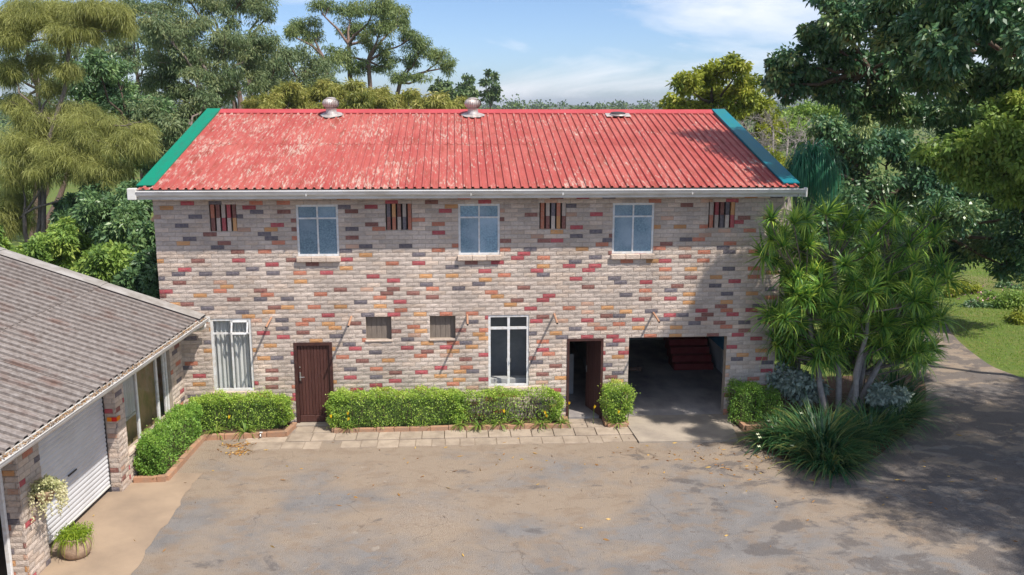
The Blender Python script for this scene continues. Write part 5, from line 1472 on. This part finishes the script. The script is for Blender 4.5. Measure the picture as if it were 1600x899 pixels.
core_green = mat('inner_growth', (0.07, 0.11, 0.03), 1.0, (0.10, 0.15, 0.04), scale=20)
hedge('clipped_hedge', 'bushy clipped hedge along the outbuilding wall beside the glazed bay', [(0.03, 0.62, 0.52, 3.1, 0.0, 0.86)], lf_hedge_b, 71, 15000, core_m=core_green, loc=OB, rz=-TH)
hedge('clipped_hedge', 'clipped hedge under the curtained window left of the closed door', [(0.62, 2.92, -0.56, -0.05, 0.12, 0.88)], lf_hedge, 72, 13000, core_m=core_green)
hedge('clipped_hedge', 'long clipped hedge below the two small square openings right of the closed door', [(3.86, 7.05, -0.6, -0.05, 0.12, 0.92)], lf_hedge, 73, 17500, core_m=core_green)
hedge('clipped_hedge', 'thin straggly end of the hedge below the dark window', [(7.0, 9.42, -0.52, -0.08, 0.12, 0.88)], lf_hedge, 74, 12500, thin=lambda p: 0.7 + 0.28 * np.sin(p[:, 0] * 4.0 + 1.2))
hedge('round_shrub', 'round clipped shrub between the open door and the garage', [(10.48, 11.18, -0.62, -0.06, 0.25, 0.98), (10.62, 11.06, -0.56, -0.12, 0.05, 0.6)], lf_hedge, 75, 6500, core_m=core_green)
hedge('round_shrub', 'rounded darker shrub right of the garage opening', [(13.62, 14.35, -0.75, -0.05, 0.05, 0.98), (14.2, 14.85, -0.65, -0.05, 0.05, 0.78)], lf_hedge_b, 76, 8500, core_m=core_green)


# planters: kerb bricks one by one, soil inside
def planter(name, label, lines, soil_poly, seed, h=0.13):
    t = empty(name, (*lines[0][0], 0)); tag(t, label, 'planter'); o0 = Vector((*lines[0][0], 0))
    rnd = random.Random(seed)
    km = MB().bbox(-0.5, 0.5, -0.5, 0.5, 0, 1, 0.03).mesh('kerb_stone', kerb_mat)
    for (p, q_) in lines:
        p = Vector((*p, 0)); q_ = Vector((*q_, 0)); ln = (q_ - p).length; an = math.atan2(q_.y - p.y, q_.x - p.x); u = 0
        while u < ln - .02:
            w = min(rnd.uniform(.32, .62), ln - u)
            if ln - u - w < .15: w = ln - u
            c = p.lerp(q_, (u + w / 2) / ln) - o0
            link('kerb_stone', km, t, (c.x, c.y, -0.01), (rnd.uniform(-.02, .02), 0, an + rnd.uniform(-.015, .015)), (w - .012, .11, h + rnd.uniform(-.012, .012)))
            u += w
    b = MB(); b.v = [(x - o0.x, y - o0.y, h * .62) for x, y in soil_poly]; b.f = [tuple(range(len(soil_poly)))]; b.m = [0]
    b.build('soil', soil, t)


planter('planter_kerb', 'low L shaped brick planter around the left hedges', [((0.25, -3.22), (0.90, -3.20)), ((0.90, -3.20), (1.02, -0.86)), ((1.02, -0.86), (2.88, -0.74)), ((2.88, -0.74), (3.0, -0.06))],
        [(0.25, -3.2), (0.88, -3.18), (1.0, -0.84), (2.86, -0.72), (2.98, -0.01), (0.4, -0.01)], 81)
planter('planter_kerb', 'long low brick planter under the middle hedge', [((3.99, -0.06), (4.0, -0.60)), ((4.0, -0.60), (9.58, -0.60)), ((9.58, -0.60), (9.59, -0.06))], [(3.99, -.01), (4.0, -.58), (9.56, -.58), (9.58, -.01)], 82)
planter('planter_kerb', 'short brick planter between the open door and the apron', [((10.56, -0.06), (10.56, -0.60)), ((10.56, -0.60), (11.04, -0.60)), ((11.04, -0.6), (11.0, -0.06))], [(10.56, -.01), (10.56, -.58), (11.02, -.58), (11.0, -.01)], 83)
planter('planter_kerb', 'grey brick planter edge right of the garage opening', [((13.78, -0.1), (13.85, -0.95)), ((13.85, -0.95), (14.8, -0.98))], [(13.78, -.03), (13.86, -.93), (14.8, -.96), (14.8, -.03)], 84)
# day lilies along the planters with a few yellow flowers
LL = [(1.27, -0.72, .42, 'left of the pair of day lilies in front of the left hedge'), (1.95, -0.70, .46, 'right of the pair of day lilies in front of the left hedge'), (4.35, -0.58, .30, 'day lily at the left end of the long hedge'), (7.0, -0.56, .32, 'leftmost day lily below the straggly hedge end'),
      (7.45, -0.6, .34, 'day lily under the dark window, left one'), (7.95, -0.55, .36, 'day lily under the dark window, right one'), (8.45, -0.58, .30, 'day lily right of the dark window'), (8.95, -0.62, .38, 'day lily with a yellow bloom near the open door'), (9.45, -0.5, .36, 'day lily at the corner beside the open door'), (10.8, -0.62, .30, 'day lily under the round shrub by the garage')]
for i, (x_, y_, l_, lab) in enumerate(LL):
    strap('day_lily', 'green ' + lab, x_, y_, 34, l_, .03, lf_lily, 400 + i, (.3, 1.4), 2.0, .06, z=.1, group='day lilies along the planters')
yf = MB()
for k in range(6):
    an = k * math.pi / 3
    yf.quad((0, 0, 0), (.03 * math.cos(an), .03 * math.sin(an), .05), (.035 * math.cos(an + .4), .035 * math.sin(an + .4), .11), (.03 * math.cos(an + .8), .03 * math.sin(an + .8), .05))
yfm = yf.mesh('bloom', petal_y)
for i, (u, v) in enumerate([(543, 646), (543, 655), (357, 652), (788, 643), (853, 645), (855, 650), (889, 630), (928, 636), (966, 644), (517, 651)]):
    p = at(u, v, -.66); f_ = empty('yellow_flower', (p[0], p[1], 0)); tag(f_, ['upper yellow flower of the pair at the left end of the long hedge', 'lower yellow flower of the pair at the left end of the long hedge', 'lone yellow flower before the left hedge under the curtained window', 'yellow flower below the dark window in the thin hedge', 'upper yellow flower of the pair left of the open door', 'lower yellow flower of the pair left of the open door', 'yellow flower at the left jamb of the open door', 'yellow flower in front of the open door leaf', 'yellow flower before the round shrub by the garage', 'yellow flower beside the lower right corner of the closed door'][i], 'flower', 'yellow flowers along the planters')
    link('bloom', yfm, f_, (0, 0, p[2] - .05), (.3, .2, i), (.75, .75, .95)); MB().tube([(0, .05, .1), (0, 0, p[2] - .05)], .005, 5).build('stalk', lf_lily, f_)

# ------------------------------------------------------------------ pots on the left
pot_mat = mat('pot_stone', (0.42, 0.30, 0.21), 0.95, (0.30, 0.21, 0.15), scale=9, bump=0.5, bscale=30)
M_ob = Matrix.Translation(OB) @ Matrix.Rotation(-TH, 4, 'Z')
pp = M_ob @ Vector((0.32, -2.62, 0))
pt_ = empty('fern_pot', pp); pt_.scale = (.85, .85, .85); tag(pt_, 'rough clay pot with bright green fern at the foot of the near pillar', 'plant pot')
MB().lathe([(0, 0), (.2, 0), (.27, .08), (.30, .22), (.27, .36), (.25, .42), (.27, .45), (.24, .46), (.22, .42), (0, .40)], 22).build('pot', pot_mat, pt_, smooth=True)
rng = np.random.default_rng(91)
fr = blade_mesh('fronds', rng, 130, .6, .02, lf_fern, (.4, 1.5), 3.2, 6, 1, .12, (.4, 1.2))
link('fronds', fr, pt_, (0, 0, .38))
Pn = np.clip(rng.normal(size=(1800, 3)), -1.5, 1.5) * np.array([.17, .17, .07]) + np.array([0, 0, .5])
leaves('fern_leaf', Pn, unit(rng.normal(size=Pn.shape) + np.array([0, 0, -.1])), .05, .022, rng.uniform(0, 1, len(Pn)), lf_fern, pt_, bend=.2, rng=rng)
hp = M_ob @ Vector((0.16, -3.12, 0))
hg = empty('wall_planter', (hp.x, hp.y, 1.25)); tag(hg, 'wall planter on the near pillar with cream trailing flowers', 'plant pot')
MB().lathe([(0, 0), (.10, 0), (.16, .16), (.17, .2), (.15, .2), (0, .18)], 18).build('bowl', pot_mat, hg, smooth=True)
MB().bbox(-.17, -.10, -.03, .03, .0, .22, .006).build('bracket', dark_metal, hg, rot=(0, 0, -TH))
ln_ = []
P, D, T = puff_points(rng, [(0, 0, .28)], [(.30, .30, .15)], 14, 1500, .4)
leaves('trailing_leaf', P, unit(rng.normal(size=P.shape) + np.array([0, 0, .2])), .05, .03, rng.uniform(0, .6, len(P)), lf_cream, hg, rng=rng)
Ps = []
for k in range(34):
    an = rng.uniform(0, 6.28); r = rng.uniform(.2, .34); L_ = rng.uniform(.15, .48)
    z = np.linspace(.26, .26 - L_, 34)[:, None]
    Ps.append(np.concatenate([np.full((34, 1), r * math.cos(an)), np.full((34, 1), r * math.sin(an)), z], 1) + rng.normal(size=(34, 3)) * .016)
Ps = np.concatenate(Ps)
leaves('trailing_flower', Ps, unit(rng.normal(size=Ps.shape) * .7 + np.array([0, 0, -.6])), .045, .03, rng.uniform(.4, 1, len(Ps)), lf_cream, hg, rng=rng)

# trailer drawbar just inside the garage
rust = mat('rusty_steel', (0.12, 0.07, 0.05), 0.8, (0.2, 0.13, 0.1), scale=20)
tb = empty('trailer_drawbar', (11.35, 2.6, 0.05)); tag(tb, 'dark steel drawbar with hitch standing inside the left of the garage', 'drawbar')
MB().tube([(-.35, .5, .75), (.42, .1, .42)], .035, 8).build('side_bar', dark_metal, tb)
MB().tube([(-.35, -.2, .44), (.42, .1, .42)], .035, 8).build('side_bar', rust, tb)
MB().tube([(.38, .1, .42), (.62, .1, .42)], .05, 10).lathe([(0.0, .36), (.07, .37), (.08, .42), (.07, .48), (0, .49)], 14, 0, .64, .1).build('hitch', rust, tb, smooth=True)
MB().tube([(.2, .13, .42), (.2, .13, 0)], .025, 8).build('jockey_post', dark_metal, tb)
# small garden tap by the left planter
tp = empty('garden_tap', (2.35, -.86, 0)); tag(tp, 'small pale garden tap standing before the left planter kerb', 'tap')
MB().tube([(0, 0, 0), (0, 0, .14)], .014, 8).tube([(0, 0, .12), (0, -.07, .12), (0, -.09, .09)], .012, 8).build('spout', steel, tp); MB().bbox(-.035, .035, -.015, .015, .14, .165, .006).build('handle', white_paint, tp)

# ------------------------------------------------------------------ lawn edge shrubs on the right
RS = [(1505, 445, 26, 15, 14, lf_yel, 'pale yellow flowering shrub at the left of the lawn bed'), (1545, 470, 30, 20, 12.5, lf_mid, 'low green shrub with pink flecks in the lawn bed'), (1520, 480, 30, 16, 12.5, lf_dark, 'dark low shrub at the lawn bed edge'), (1585, 465, 30, 22, 11.5, lf_mid, 'green shrub at the right end of the lawn bed'), (1595, 495, 24, 16, 9.5, lf_yel, 'tufted pale green shrub by the right edge of the lawn'), (1570, 450, 30, 18, 16, lf_dark, 'dark shrub at the back of the lawn bed')]
for i, (u, v, a, b, Yr, m_, lab) in enumerate(RS):
    a *= 1.25; b *= 1.3
    tree('shrub', lab, 'shrub', Yr, (u, v + b), [(u, v, a * .7, b * .7), (u - a * .5, v + b * .3, a * .5, b * .6), (u + a * .5, v + b * .2, a * .5, b * .6), (u, v + b * .6, a * .8, b * .5)], m_, bark_dark, 230 + i, nleaf=1100, nsub=12, ll=.12, lw=.055, r0=.04, zbase=-.05, group='shrubs in the lawn bed')
pk = np.random.default_rng(3); c = at(1545, 468, 12.2)
fo_ = leaves('pink_blossom', c + pk.normal(size=(60, 3)) * np.array([.9, .3, .28]), unit(pk.normal(size=(60, 3))), .09, .08, pk.uniform(0, 1, 60), leafmat('petal_pink', [(.55, .25, .3), (.65, .4, .42)], .2), None, 'stuff', 0, pk)
fo_['label'] = 'pink blossoms over the lawn bed shrubs'; fo_['category'] = 'flowers'
# lawn blades
gr = np.random.default_rng(12)
def in_lawn(p):
    k = (p[:, 0] > np.interp(p[:, 1], [2, 3.5, 4.8, 6.9, 9.1, 11.9, 16, 30], [24.0, 23.2, 23.2, 23.75, 24.6, 25.9, 27.8, 34]))
    return k
Pg = np.stack([gr.uniform(23, 40, 60000), gr.uniform(1.5, 26, 60000), np.full(60000, -.03)], 1); Pg = Pg[in_lawn(Pg)]
ax = unit(gr.normal(size=Pg.shape) * .45 + np.array([0, 0, 1]))
fo_ = leaves('lawn_grass', Pg, ax, gr.uniform(.05, .1, len(Pg)), .02, gr.uniform(0, 1, len(Pg)), lf_grass, None, 'stuff', .1, gr)
fo_['label'] = 'short green lawn grass right of the drive'; fo_['category'] = 'grass'
# fallen leaves on the yard
fl = np.random.default_rng(21)
def scat(n, cx, cy, sx, sy): return np.stack([fl.normal(cx, sx, n), fl.normal(cy, sy, n), np.full(n, .012)], 1)
Pl = np.concatenate([scat(70, 12.6, -2.6, 1.2, .5), scat(60, 1.9, -1.25, .25, .12), scat(60, 13.5, -3.0, 1.2, .8), scat(60, 9.5, -3, 3.0, 1.5), scat(40, 5, -3.5, 3, 1.6), scat(50, 17, -4, 2.5, 1.4), scat(60, 2.0, -1.75, .2, .1)])
Pl = Pl[(Pl[:, 1] < -0.7)]
ax = fl.normal(size=Pl.shape); ax[:, 2] = .05; ax = unit(ax)
fo_ = leaves('fallen_leaves', Pl, ax, fl.uniform(.05, .17, len(Pl)), fl.uniform(.015, .04, len(Pl)), fl.uniform(0, 1, len(Pl)), leafmat('leaf_fallen', [(.22, .10, .04), (.42, .22, .06), (.62, .42, .12)], .1), None, 'stuff', 0, fl)
fo_['label'] = 'scattered dry fallen leaves on the yard surface'; fo_['category'] = 'leaves'

# ------------------------------------------------------------------ air: pale even haze round everything
hz = MB().box(-6300, 6300, -6300, 6300, -9, 42).mesh('haze', [])
hm = bpy.data.materials.new('haze_air'); hm.use_nodes = True
hn = hm.node_tree; hn.nodes.clear()
ho = hn.nodes.new('ShaderNodeOutputMaterial'); hv = hn.nodes.new('ShaderNodeVolumePrincipled')
hv.inputs['Color'].default_value = (0.82, 0.89, 1.0, 1); hv.inputs['Density'].default_value = 0.00022; hv.inputs['Anisotropy'].default_value = 0.2
hn.links.new(hv.outputs[0], ho.inputs['Volume'])
hz.materials.append(hm)
tag(link('haze', hz), kind='stuff')
